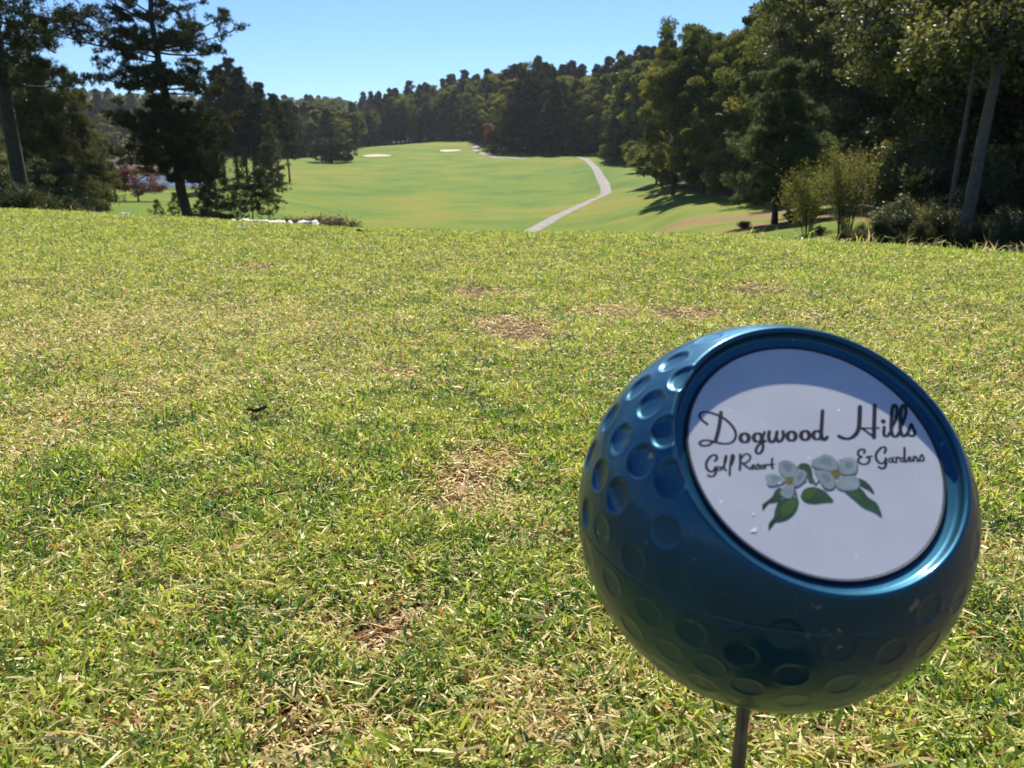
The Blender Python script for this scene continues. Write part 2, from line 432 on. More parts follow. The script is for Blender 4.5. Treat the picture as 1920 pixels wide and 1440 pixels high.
def build_ground():
    na, nr = len(AZ), len(RINGS)
    V = np.stack([GX, GY, GZ], -1).reshape(-1, 3)
    i = np.arange(na); i2 = (i + 1) % na
    j = np.arange(nr - 1)
    A = i[:, None] * nr + j[None, :]; Bq = i2[:, None] * nr + j[None, :]
    quads = np.stack([A, Bq, Bq + 1, A + 1], -1).reshape(-1, 4)[:, ::-1]
    x, y = V[:, 0], V[:, 1]
    dry, bare = dryness(x, y)
    far = np.zeros(len(V))
    for px, py, rx, ry, s in FAIR:
        c = hit(px, py, 20)
        if c is None: continue
        a = math.atan2(c[0], c[1])
        lx = (x - c[0]) * cos(a) - (y - c[1]) * sin(a); ly = (x - c[0]) * sin(a) + (y - c[1]) * cos(a)
        q = (lx / rx)**2 + (ly / ry)**2
        far += s * np.exp(-q)
    r = np.hypot(x, y)
    blend = np.clip((r - 9) / 6, 0, 1)
    dd = dry * (1 - blend) + blend * np.clip(.34 + .45 * far, 0, 1.4)
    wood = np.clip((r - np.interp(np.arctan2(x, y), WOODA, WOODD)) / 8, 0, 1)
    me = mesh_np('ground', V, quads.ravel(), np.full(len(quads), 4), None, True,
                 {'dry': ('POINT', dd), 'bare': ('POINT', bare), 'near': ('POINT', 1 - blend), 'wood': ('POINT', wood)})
    m, nt, out = new_mat('turf')
    L = nt.links.new
    p = N(nt, 'ShaderNodeBsdfPrincipled'); p.inputs['Roughness'].default_value = .9; p.inputs['Specular IOR Level'].default_value = .15
    tc = N(nt, 'ShaderNodeTexCoord')
    ad = N(nt, 'ShaderNodeAttribute', attribute_name='dry'); an = N(nt, 'ShaderNodeAttribute', attribute_name='near'); ab = N(nt, 'ShaderNodeAttribute', attribute_name='bare')

    def noise(sc, det=6, rough=.55):
        n = N(nt, 'ShaderNodeTexNoise'); n.inputs['Scale'].default_value = sc; n.inputs['Detail'].default_value = det; n.inputs['Roughness'].default_value = rough
        L(tc.outputs['Object'], n.inputs['Vector']); return n
    # far fairway
    n1 = noise(.075, 9, .68); n2 = noise(.9, 6, .75)
    mx = N(nt, 'ShaderNodeMath', operation='MULTIPLY_ADD'); mx.inputs[1].default_value = 1.7
    L(n1.outputs['Fac'], mx.inputs[0]); L(ad.outputs['Fac'], mx.inputs[2])
    mx2 = N(nt, 'ShaderNodeMath', operation='MULTIPLY_ADD'); mx2.inputs[1].default_value = .35
    L(n2.outputs['Fac'], mx2.inputs[0]); L(mx.outputs[0], mx2.inputs[2])
    mx3 = N(nt, 'ShaderNodeMath', operation='SUBTRACT'); mx3.inputs[1].default_value = 1.04
    L(mx2.outputs[0], mx3.inputs[0])
    rf = ramp(nt, [(0.0, (.046, .104, .004)), (0.30, (.084, .134, .005)), (0.55, (.138, .145, .010)), (0.8, (.155, .125, .026)), (1.0, (.15, .105, .048))])
    L(mx3.outputs[0], rf.inputs[0])
    # thatch under the blades
    n3 = noise(160, 5, .7); n4 = noise(24, 4, .6)
    rn = ramp(nt, [(0.3, (.05, .045, .02)), (0.5, (.12, .095, .045)), (0.7, (.24, .17, .09))])
    L(n3.outputs['Fac'], rn.inputs[0])
    rb = ramp(nt, [(0.3, (.07, .04, .022)), (0.6, (.17, .10, .055)), (0.8, (.28, .18, .11))])
    L(n3.outputs['Fac'], rb.inputs[0])
    mb = N(nt, 'ShaderNodeMix', data_type='RGBA'); L(ab.outputs['Fac'], mb.inputs[0]); L(rn.outputs[0], mb.inputs[6]); L(rb.outputs[0], mb.inputs[7])
    mm = N(nt, 'ShaderNodeMix', data_type='RGBA'); L(an.outputs['Fac'], mm.inputs[0]); L(rf.outputs[0], mm.inputs[6]); L(mb.outputs[2], mm.inputs[7])
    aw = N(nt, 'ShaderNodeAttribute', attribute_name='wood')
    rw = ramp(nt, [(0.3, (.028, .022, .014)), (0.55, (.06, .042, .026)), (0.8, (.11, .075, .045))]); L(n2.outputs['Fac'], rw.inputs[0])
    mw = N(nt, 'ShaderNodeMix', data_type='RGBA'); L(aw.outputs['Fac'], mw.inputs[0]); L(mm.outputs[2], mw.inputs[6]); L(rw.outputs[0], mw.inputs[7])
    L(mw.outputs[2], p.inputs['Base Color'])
    bp = N(nt, 'ShaderNodeBump'); bp.inputs['Strength'].default_value = .8; bp.inputs['Distance'].default_value = .01
    L(n3.outputs['Fac'], bp.inputs['Height'])
    nf = noise(6, 6, .8)
    bf = N(nt, 'ShaderNodeBump'); bf.inputs['Strength'].default_value = .55; bf.inputs['Distance'].default_value = .12
    L(nf.outputs['Fac'], bf.inputs['Height']); L(bp.outputs[0], bf.inputs['Normal'])
    L(bf.outputs[0], p.inputs['Normal'])
    L(p.outputs[0], out.inputs[0])
    me.materials.append(m)
    tag(obj('ground', me), kind='structure')


build_ground()

# ------------------------------------------------------------------ turf blades
grass_m, nt, out = new_mat('grass_blades')
L = nt.links.new
a1 = N(nt, 'ShaderNodeAttribute', attribute_name='hue')
rg = ramp(nt, [(0.0, (.050, .108, .040)), (0.18, (.130, .220, .042)), (0.36, (.275, .360, .058)), (0.50, (.41, .440, .100)),
               (0.60, (.45, .42, .17)), (0.72, (.60, .50, .26)), (0.86, (.62, .45, .26)), (0.94, (.50, .24, .10)), (1.0, (.20, .10, .05))])
L(a1.outputs['Fac'], rg.inputs[0])
df = N(nt, 'ShaderNodeBsdfDiffuse'); tr = N(nt, 'ShaderNodeBsdfTranslucent'); gl = N(nt, 'ShaderNodeBsdfGlossy'); gl.inputs['Roughness'].default_value = .42
L(rg.outputs[0], df.inputs[0])
hs = N(nt, 'ShaderNodeHueSaturation'); hs.inputs['Value'].default_value = 1.2; hs.inputs['Saturation'].default_value = 1.12
L(rg.outputs[0], hs.inputs['Color']); L(hs.outputs[0], tr.inputs[0])
m1 = N(nt, 'ShaderNodeMixShader'); m1.inputs[0].default_value = .50; L(df.outputs[0], m1.inputs[1]); L(tr.outputs[0], m1.inputs[2])
m2 = N(nt, 'ShaderNodeMixShader'); gl.inputs['Color'].default_value = (1, .96, .72, 1); m2.inputs[0].default_value = .032; L(m1.outputs[0], m2.inputs[1]); L(gl.outputs[0], m2.inputs[2])
L(m2.outputs[0], out.inputs[0])


def blades(name, x, y, length, width, lean, hue, zroot, curl=.5, yaw=None):
    n = len(x)
    z = H(x, y) + zroot
    if yaw is None: yaw = rng.uniform(0, 2 * pi, n)
    dx, dy = np.cos(yaw), np.sin(yaw)
    sx, sy = -dy, dx
    tw = rng.normal(0, .5, n)                     # twist of the blade about its own length
    l1 = length * .5
    a1_, a2_ = lean, np.minimum(lean + curl * rng.uniform(.2, 1.2, n), 2.0)
    P0 = np.stack([x, y, z], 1)
    P1 = P0 + np.stack([dx * np.sin(a1_) * l1, dy * np.sin(a1_) * l1, np.cos(a1_) * l1], 1)
    P2 = P1 + np.stack([dx * np.sin(a2_) * l1, dy * np.sin(a2_) * l1, np.cos(a2_) * l1], 1)
    side = np.stack([sx * np.cos(tw) + dx * np.sin(tw) * np.cos(lean), sy * np.cos(tw) + dy * np.sin(tw) * np.cos(lean), -np.sin(tw) * np.sin(lean)], 1)
    w = (width * .5)[:, None]
    V = np.stack([P0 - side * w * .7, P0 + side * w * .7, P1 + side * w, P1 - side * w, P2], 1).reshape(-1, 3)
    b = (np.arange(n) * 5)[:, None]
    faces = np.concatenate([b + np.array([[0, 1, 2, 3]]), b + np.array([[3, 2, 4]])], 1).ravel()
    sizes = np.tile([4, 3], n)
    return mesh_np(name, V, faces, sizes, grass_m, False, {'hue': ('FACE', np.repeat(hue, 2))})


def scatter_tee(n, power, dmin, dmax, half):
    """points on the tee with density falling as distance**-power"""
    q = 2 - power
    u = rng.random(n)
    d = (dmin**q + u * (dmax**q - dmin**q))**(1 / q)
    a = rng.uniform(-half, half, n)
    x, y = np.sin(a) * d, np.cos(a) * d
    k = d < edge_d(x, y) + 1.1
    return x[k], y[k]


HALF = radians(43)
x, y = scatter_tee(210000, 0.0001, .18, .95, HALF)
xb, yb = scatter_tee(1150000, 1.3, .95, 8.6, HALF)
x = np.concatenate([x, xb]); y = np.concatenate([y, yb])
d = np.hypot(x, y)
dry, bare = dryness(x, y)
keep = rng.random(len(x)) > bare * .86
x, y, d, dry, bare = x[keep], y[keep], d[keep], dry[keep], bare[keep]
n = len(x)
isdry = rng.random(n) < np.clip(.24 * np.clip(1.25 - .25 * d, .4, 1) + .80 * dry * np.clip(1.12 - .1 * d, .7, 1), 0, .97)
clump = fbm(x * 30 + 9, y * 30, 41, 3)
gh = np.clip(.15 + .70 * (clump - .25) + rng.normal(0, .12, n), 0, .52)
dh = np.clip(.67 + rng.normal(0, .11, n) + .12 * bare, .53, 1)
hue = np.where(isdry, dh, gh)
hue[rng.random(n) < .03] = .96
sc = np.clip(1 + (d - 1) * .16, 1, 1.8)
length = np.where(isdry, rng.uniform(.007, .018, n), rng.uniform(.007, .019, n)) * (0.62 + .5 * clump) * sc**.5
width = np.where(isdry, rng.uniform(.0008, .0020, n), rng.uniform(.0011, .0025, n)) * sc
lean = np.where(isdry, rng.uniform(.9, 1.65, n), np.clip(rng.normal(.95, .38, n), .1, 1.5))
zroot = np.where(isdry, rng.uniform(0, .008, n), rng.uniform(0, .009, n)) * (1 - .7 * bare)
tag(obj('lawn_grass', blades('lawn_grass', x, y, length, width, lean, hue, zroot)), 'short mown green and straw coloured turf on the tee around the ball marker', 'grass', kind='stuff')

# long straw clippings and runners lying over the turf
x, y = scatter_tee(15000, 1.0, .18, 7.5, HALF)
n = len(x); dry, bare = dryness(x, y)
tag(obj('dry_clippings', blades('dry_clippings', x, y, rng.uniform(.010, .030, n)*rng.uniform(.7,1,n), rng.uniform(.0009, .0022, n), rng.uniform(1.35, 1.62, n),
    np.clip(rng.normal(.74, .08, n), .56, 1), rng.uniform(.004, .015, n), .25)), 'loose straw coloured clippings lying over the tee turf', 'dry grass', kind='stuff')

# ragged weeds along the right-hand brow of the tee
n = 1160
pxs = np.concatenate([rng.uniform(1500, 2200, 650), rng.uniform(1180, 1500, 130), rng.uniform(-100, 300, 120), rng.uniform(300, 1500, 260)])
aa = np.array([az_of(p) for p in pxs]); dd_ = np.interp(aa, colaz, cole) + rng.uniform(.2, 1.0, n)
x, y = np.sin(aa) * dd_, np.cos(aa) * dd_
tag(obj('rough_weeds', blades('rough_weeds', x, y, np.where((pxs > 300) & (pxs < 1400), rng.uniform(.015, .032, n), rng.uniform(.02, .085, n)), rng.uniform(.002, .005, n), rng.uniform(.0, 1.0, n),
    np.where(rng.random(n) < .6, rng.uniform(.55, .9, n), rng.uniform(.05, .45, n)), rng.uniform(0, .01, n), 1.2)), 'ragged longer weeds standing along the brow of the tee', 'weeds', kind='stuff')
# ------------------------------------------------------------------ the ball-shaped tee marker
R = .0635
BC = np.array([0.08610, 0.26095, 0.18507])            # centre of the ball
TH, PH = .13276, .82399
NV = np.array([cos(PH) * sin(TH), -cos(PH) * cos(TH), sin(PH)])      # the plaque faces this way
UV = np.cross([0, 0, 1], NV); UV /= np.linalg.norm(UV)
WV = np.cross(NV, UV)
ROT = np.stack([UV, WV, NV], 1)                       # local (u, w, n) -> world
RIM, PLQ, CP = .672, .601, .664                      # rim radius, plaque radius, plaque height (in ball radii)

mk = empty('tee_marker', (BC[0], BC[1], float(H(BC[0], BC[1]))))
tag(mk, 'blue dimpled golf ball tee marker on a metal stake with a white round plaque', 'tee marker')
MO = np.array(mk.location)


def rotm(w):
    th = np.linalg.norm(w); k = w / (th + 1e-12)
    K = np.array([[0, -k[2], k[1]], [k[2], 0, -k[0]], [-k[1], k[0], 0]])
    return np.eye(3) + sin(th) * K + (1 - cos(th)) * K @ K


def icosa(f):
    ph = (1 + 5**.5) / 2
    v = np.array([(-1, ph, 0), (1, ph, 0), (-1, -ph, 0), (1, -ph, 0), (0, -1, ph), (0, 1, ph), (0, -1, -ph), (0, 1, -ph), (ph, 0, -1), (ph, 0, 1), (-ph, 0, -1), (-ph, 0, 1)], float)
    v /= np.linalg.norm(v[0])
    T = [(0, 11, 5), (0, 5, 1), (0, 1, 7), (0, 7, 10), (0, 10, 11), (1, 5, 9), (5, 11, 4), (11, 10, 2), (10, 7, 6), (7, 1, 8), (3, 9, 4), (3, 4, 2), (3, 2, 6), (3, 6, 8), (3, 8, 9), (4, 9, 5), (2, 4, 11), (6, 2, 10), (8, 6, 7), (9, 8, 1)]
    o = set()
    for a, b, c in T:
        for i in range(f + 1):
            for j in range(f + 1 - i):
                p = v[a] * (f - i - j) + v[b] * i + v[c] * j
                o.add(tuple(np.round(p / np.linalg.norm(p), 5)))
    return np.array(sorted(o))


SEEN = np.array([[-0.691, -0.253, 0.678], [-0.829, -0.25, 0.5], [-0.76, -0.459, 0.46], [-0.649, -0.459, 0.606], [-0.534, -0.25, 0.807], [-0.716, -0.021, 0.698],
                 [-0.545, -0.033, 0.838], [-0.85, 0.019, 0.526], [-0.945, -0.003, 0.326], [-0.924, -0.235, 0.303], [-0.86, -0.43, 0.275], [-0.976, -0.199, 0.084],
                 [-0.646, -0.625, 0.439], [-0.351, 0.061, 0.935]])
SEEN /= np.linalg.norm(SEEN, axis=1)[:, None]
LAT = icosa(5)
_u, _s, _vt = np.linalg.svd(np.array([[.6575, .7304, .185], [.7467, -.5987, -.2898], [-.1011, .3287, -.939]]))
LAT = LAT @ (_u @ _vt).T
LAT = LAT[(LAT @ SEEN.T).max(1) < cos(radians(10.2))]
DIM = np.concatenate([SEEN, LAT])
k_ = (DIM @ NV) < cos(radians(49.5)); k_[:13] = True
DIM = DIM[k_]
SEAM = np.array([0.005, -0.1187, 0.9929])


def build_ball():
    lip_r = .018
    rc = RIM + lip_r
    zc = math.sqrt((1 - lip_r)**2 - rc * rc)
    phi0 = math.asin(rc / (1 - lip_r))
    ths = list(np.linspace(phi0 + .004, pi, 560))
    nphi = 900
    ph = np.arange(nphi) * 2 * pi / nphi
    rows = []
    # recess floor edge, inner wall and rounded lip
    fl = CP - .012
    prof = [(PLQ - .05, fl), (PLQ + .010, fl), (PLQ + .016, fl + .006), (RIM - .018, CP - .002), (RIM - .006, CP + .010)]
    nflat = len(prof)
    phs = np.linspace(-pi / 2, phi0, 16)
    for f_ in phs:
        prof.append((rc + lip_r * sin(f_), zc + lip_r * cos(f_)))
    for r, z in prof:
        rows.append(np.stack([r * np.cos(ph), r * np.sin(ph), np.full(nphi, z)], 1))
    V0 = np.concatenate(rows)
    ring = []
    for t in ths:
        ring.append(np.stack([sin(t) * np.cos(ph), sin(t) * np.sin(ph), np.full(nphi, cos(t))], 1))
    V1 = np.concatenate(ring)
    wt = np.concatenate([np.zeros(nflat), np.clip((phs + .5) / (phi0 + .5), 0, 1), np.ones(len(ths))])
    wt = np.repeat(wt, nphi)
    VA = np.concatenate([V0, V1])
    W = VA / np.linalg.norm(VA, axis=1)[:, None] @ ROT.T
    ang = np.empty(len(W)); shallow = np.ones(len(W)); nseen = 13
    for s in range(0, len(W), 60000):
        dd_ = W[s:s + 60000] @ DIM.T; ang[s:s + 60000] = np.arccos(np.clip(dd_.max(1), -1, 1)); shallow[s:s + 60000] = np.where(dd_.argmax(1) < nseen, 1.0, .26)
    rd = .084
    t = ang / np.where(shallow < 1, rd * .88, rd)
    edge = np.clip((1.06 - t) / .28, 0, 1); edge = edge * edge * (3 - 2 * edge)
    prof_d = -.021 * np.clip(1.0 - .55 * np.minimum(t, 1)**2, 0, 1) * edge
    lift = .0012 * np.exp(-((t - 1.12) / .1)**2)
    prof_s = -.0045 * np.exp(-(np.abs(W @ SEAM) / .004)**2)
    VA = VA * (1 + wt * (prof_d * shallow + lift + prof_s))[:, None]
    V0, V1 = VA[:len(V0)], VA[len(V0):]
    V = np.concatenate([V0, V1]) @ ROT.T * R + (BC - MO)
    nr = len(prof) + len(ths)
    i = np.arange(nr - 1)[:, None]; j = np.arange(nphi)[None, :]
    q = np.stack([i * nphi + j, (i + 1) * nphi + j, (i + 1) * nphi + (j + 1) % nphi, i * nphi + (j + 1) % nphi], -1).reshape(-1, 4)
    return mesh_np('ball', V, q.ravel(), np.full(len(q), 4), None, True)


blue, nt, out = new_mat('blue_paint')
L = nt.links.new
tc = N(nt, 'ShaderNodeTexCoord')
p = N(nt, 'ShaderNodeBsdfPrincipled')
nz = N(nt, 'ShaderNodeTexNoise'); nz.inputs['Scale'].default_value = 45; nz.inputs['Detail'].default_value = 7; nz.inputs['Roughness'].default_value = .65
L(tc.outputs['Object'], nz.inputs['Vector'])
rr = ramp(nt, [(0.35, (.001, .056, .104)), (0.65, (.002, .072, .132))]); L(nz.outputs['Fac'], rr.inputs[0])
# dust specks and small rubbed marks
n5 = N(nt, 'ShaderNodeTexNoise'); n5.inputs['Scale'].default_value = 260; n5.inputs['Detail'].default_value = 2; L(tc.outputs['Object'], n5.inputs['Vector'])
r5 = ramp(nt, [(0.69, (0, 0, 0)), (0.74, (.8, .8, .8))]); L(n5.outputs['Fac'], r5.inputs[0])
n6 = N(nt, 'ShaderNodeTexNoise'); n6.inputs['Scale'].default_value = 28; n6.inputs['Detail'].default_value = 3; L(tc.outputs['Object'], n6.inputs['Vector'])
r6 = ramp(nt, [(0.44, (0, 0, 0)), (0.56, (1, 1, 1))]); L(n6.outputs['Fac'], r6.inputs[0])
mu = N(nt, 'ShaderNodeMath', operation='MULTIPLY'); L(r5.outputs[0], mu.inputs[0]); L(r6.outputs[0], mu.inputs[1])
mxr = N(nt, 'ShaderNodeMix', data_type='RGBA'); L(mu.outputs[0], mxr.inputs[0]); L(rr.outputs[0], mxr.inputs[6]); mxr.inputs[7].default_value = (.30, .26, .22, 1)
L(mxr.outputs[2], p.inputs['Base Color'])
rrg = ramp(nt, [(0.3, (.40, .40, .40)), (0.75, (.52, .52, .52))]); L(nz.outputs['Fac'], rrg.inputs[0]); L(rrg.outputs[0], p.inputs['Roughness'])
p.inputs['Metallic'].default_value = .8
p.inputs['Specular IOR Level'].default_value = .55
p.inputs['Coat Weight'].default_value = .5
p.inputs['Coat Roughness'].default_value = .13
nb = N(nt, 'ShaderNodeTexNoise'); nb.inputs['Scale'].default_value = 500; nb.inputs['Detail'].default_value = 3; L(tc.outputs['Object'], nb.inputs['Vector'])
bp = N(nt, 'ShaderNodeBump'); bp.inputs['Strength'].default_value = .06; bp.inputs['Distance'].default_value = .0005; L(nb.outputs['Fac'], bp.inputs['Height']); L(bp.outputs[0], p.inputs['Normal'])
L(p.outputs[0], out.inputs[0])
bm_ = build_ball(); bm_.materials.append(blue)
obj('ball', bm_, mk)

# stake
metal = simple_mat('weathered_steel', (.14, .13, .115), .42, .75, noise=.45, nscale=90, bump=.3, bscale=300)
sb_ = MB()
top = np.array([BC[0], BC[1] + .006, BC[2] - R * .97]) - MO
bot = np.array([BC[0] - .0012, BC[1] + .0075, -.05]) - MO
ts = np.linspace(0, 1, 14)
sb_.tube(np.array([top * (1 - t) + bot * t for t in ts]), [.0024 + (.0003 if k % 2 else 0) for k in range(14)], 20)
obj('stake', sb_.mesh('stake', metal), mk)

# plaque
pl = MB()
K = 160
an = np.arange(K) * 2 * pi / K
prof = [(0.0, CP), (PLQ - .004, CP), (PLQ, CP - .003), (PLQ, CP - .011)]
V = [[0, 0, CP]]
for r, z in prof[1:]:
    V += [[r * cos(a), r * sin(a), z] for a in an]
Fc = [[0, 1 + k, 1 + (k + 1) % K] for k in range(K)]
for q in range(2):
    o0 = 1 + q * K; o1 = 1 + (q + 1) * K
    Fc += [[o0 + k, o1 + k, o1 + (k + 1) % K, o0 + (k + 1) % K] for k in range(K)]
pl.add(np.array(V) @ ROT.T * R + (BC - MO), Fc)
pm, nt, out = new_mat('white_vinyl')
L = nt.links.new
p = N(nt, 'ShaderNodeBsdfPrincipled'); p.inputs['Roughness'].default_value = .95; p.inputs['Specular IOR Level'].default_value = .12
tc = N(nt, 'ShaderNodeTexCoord')
nz = N(nt, 'ShaderNodeTexNoise'); nz.inputs['Scale'].default_value = 60; nz.inputs['Detail'].default_value = 8; L(tc.outputs['Object'], nz.inputs['Vector'])
rr = ramp(nt, [(0.3, (.46, .47, .51)), (0.7, (.52, .53, .56))]); L(nz.outputs['Fac'], rr.inputs[0])
n5 = N(nt, 'ShaderNodeTexNoise'); n5.inputs['Scale'].default_value = 600; n5.inputs['Detail'].default_value = 1; L(tc.outputs['Object'], n5.inputs['Vector'])
r5 = ramp(nt, [(0.77, (0, 0, 0)), (0.80, (1, 1, 1))]); L(n5.outputs['Fac'], r5.inputs[0])
mxr = N(nt, 'ShaderNodeMix', data_type='RGBA'); L(r5.outputs[0], mxr.inputs[0]); L(rr.outputs[0], mxr.inputs[6]); mxr.inputs[7].default_value = (.95, .95, .92, 1)
L(mxr.outputs[2], p.inputs['Base Color']); L(p.outputs[0], out.inputs[0])
plaque = obj('plaque', pl.mesh('plaque', pm, False), mk)
gk = MB()
dark_gap_ring = simple_mat('dark_gap_black', (.012, .014, .022), .6)  # black ring painted in for the dark gap between plaque and rim
V = []
for r, z in [(PLQ + .0005, CP - .010), (PLQ + .001, CP + .0015), (PLQ + .011, CP + .0015), (PLQ + .012, CP - .010)]:
    V += [[r * cos(a), r * sin(a), z] for a in an]
Fc = []
for q in range(3):
    Fc += [[q * K + k, (q + 1) * K + k, (q + 1) * K + (k + 1) % K, q * K + (k + 1) % K] for k in range(K)]
gk.add(np.array(V) @ ROT.T * R + (BC - MO), Fc)
obj('dark_gap_ring', gk.mesh('dark_gap_ring', dark_gap_ring), mk)

PCN = BC + NV * CP * R


def on_plaque(px, py):
    """measured logo points -> (u, w) on the plaque, in metres"""
    r = ray(px, py)
    t = ((PCN - CAM) @ NV) / (r @ NV)
    q = CAM + r * t - PCN
    return np.array([q @ UV, q @ WV])


def lift(uv, h):
    uv = np.asarray(uv)
    return (PCN - MO) + uv[:, 0:1] * UV + uv[:, 1:2] * WV + NV * h


def catmull(P, step=6):
    P = np.asarray(P, float)
    Q = np.concatenate([[2 * P[0] - P[1]], P, [2 * P[-1] - P[-2]]])
    o = []
    for i in range(1, len(Q) - 2):
        for k in range(step):
            t = k / step
            o.append(.5 * ((2 * Q[i]) + (-Q[i - 1] + Q[i + 1]) * t + (2 * Q[i - 1] - 5 * Q[i] + 4 * Q[i + 1] - Q[i + 2]) * t * t + (-Q[i - 1] + 3 * Q[i] - 3 * Q[i + 1] + Q[i + 2]) * t**3))
    o.append(Q[-2])
    return np.array(o)


LV = [0]


def stroke(mb, org, sc, pts, w, contrast=.5):
    """a pen stroke: upright parts thick, level parts thin; w in crop pixels"""
    if len(pts) > 2: pts = catmull(pts, 7)
    P = np.array([[org[0] + x / sc, org[1] + y / sc] for x, y in pts])
    n = len(P)
    T = np.gradient(P, axis=0); T /= np.linalg.norm(T, axis=1)[:, None] + 1e-9
    thick = 1.26 * w / sc * (1 - contrast + contrast * np.abs(T[:, 1])) * .5
    Nn = np.stack([-T[:, 1], T[:, 0]], 1)
    Lf = P + Nn * thick[:, None]; Rt = P - Nn * thick[:, None]
    LV[0] += 1
    h = .00002 + (LV[0] % 9) * .000002
    V = lift([on_plaque(*q) for q in Lf] + [on_plaque(*q) for q in Rt], h)
    mb.add(V, [[i, i + 1, n + i + 1, n + i] for i in range(n - 1)])
    for c, rr_ in ((P[0], thick[0]), (P[-1], thick[-1])):
        LV[0] += 1
        V = lift([on_plaque(c[0] + rr_ * cos(a), c[1] + rr_ * sin(a)) for a in np.arange(12) * pi / 6], .00002 + (LV[0] % 9) * .000002 + .000001)
        mb.add(V, [list(range(12))])


def oval(cx, cy, rx, ry, n=14):
    return [(cx + rx * cos(a), cy + ry * sin(a)) for a in np.linspace(-1.2, -1.2 - 2 * pi, n)]


ink = simple_mat('black_ink', (.010, .009, .016), .45)
A_, AS = (1300, 750), 7.385
w_ = MB()
for pts, wd, ct in [
    ([(382, 178), (368, 300), (345, 430), (308, 562)], 46, .3),
    ([(195, 335), (130, 285), (88, 225), (105, 182), (165, 165), (240, 178), (330, 207), (440, 265), (530, 350), (583, 440), (580, 530), (525, 590), (430, 606), (320, 588), (240, 566), (160, 558), (98, 578), (92, 612), (145, 634), (215, 622), (262, 588), (308, 560)], 30, .35),
    (oval(710, 524, 58, 60), 48, .62), (oval(892, 520, 56, 58), 48, .62),
    ([(985, 448), (962, 520), (960, 600), (966, 660), (940, 720), (900, 742), (868, 715), (878, 660), (925, 605), (1005, 565)], 34, .45),
    ([(1052, 442), (1042, 510), (1065, 575), (1110, 572), (1142, 520), (1158, 445)], 42, .45),
    ([(1158, 445), (1150, 520), (1178, 576), (1222, 556), (1248, 500), (1242, 440)], 40, .45),
    (oval(1360, 500, 58, 62), 48, .62), (oval(1548, 490, 58, 62), 48, .62), (oval(1715, 487, 56, 58), 48, .62),
    ([(1788, 155), (1780, 300), (1772, 450), (1785, 530), (1815, 550), (1852, 515)], 44, .4)]:
    stroke(w_, A_, AS, pts, wd, ct)
A_, AS = (1550, 740), 9.6
for pts, wd, ct in [
    ([(598, 225), (592, 400), (585, 540), (558, 655), (500, 735), (420, 785), (320, 788), (215, 745)], 66, .5),
    ([(864, 198), (858, 400), (852, 600), (852, 765)], 62, .0), ([(625, 600), (780, 605), (945, 600)], 42, .5), ([(615, 596), (720, 665), (852, 765)], 36, .4),
    ([(1036, 588), (1028, 680), (1045, 742), (1095, 745), (1135, 690)], 50, .5), ([(1012, 478), (1026, 482)], 62, 0),
    ([(1180, 560), (1235, 460), (1266, 330), (1255, 220), (1215, 183), (1183, 240), (1168, 400), (1160, 550), (1168, 680), (1205, 745), (1265, 742), (1310, 680)], 56, .5),
    ([(1345, 560), (1395, 440), (1424, 330), (1416, 220), (1385, 183), (1345, 240), (1330, 400), (1322, 550), (1335, 680), (1378, 745), (1430, 725), (1470, 670)], 56, .5),
    ([(1470, 640), (1505, 575), (1522, 530), (1560, 610), (1590, 680), (1562, 738), (1505, 738), (1440, 708)], 48, .4)]:
    stroke(w_, A_, AS, pts, wd, ct)
A_, AS = (1310, 835), 12
for pts, wd, ct in [
    ([(360, 345), (410, 295), (392, 230), (325, 217), (235, 280), (172, 400), (182, 515), (258, 588), (335, 568), (378, 495)], 50, .45),
    ([(378, 495), (388, 600), (350, 675), (280, 702), (208, 675)], 50, .4), (oval(462, 522, 38, 42), 36, .5),
    ([(500, 545), (570, 450), (618, 320), (622, 230), (592, 290), (575, 430), (582, 530), (622, 565)], 38, .3),
    ([(698, 662), (706, 500), (728, 320), (755, 215), (792, 255), (772, 355), (735, 440)], 44, .3),
    ([(930, 212), (936, 380), (926, 545)], 50, .0), ([(950, 300), (1010, 220), (1090, 190), (1160, 240), (1140, 330), (1060, 390), (985, 402)], 40, .4),
    ([(985, 402), (1075, 475), (1170, 532)], 40, .2),
    ([(1185, 495), (1250, 478), (1245, 438), (1205, 450), (1200, 512), (1245, 533), (1295, 500)], 32, .3), ([(1295, 500), (1335, 415), (1368, 500), (1335, 535), (1300, 528)], 32, .3),
    (oval(1422, 485, 32, 42), 36, .4), ([(1488, 435), (1496, 522)], 34, 0), ([(1496, 480), (1535, 430), (1580, 445)], 34, .3),
    ([(1655, 300), (1642, 440), (1668, 518)], 42, 0), ([(1580, 440), (1695, 428)], 28, 0)]:
    stroke(w_, A_, AS, pts, wd, ct)
A_, AS = (1590, 820), 12
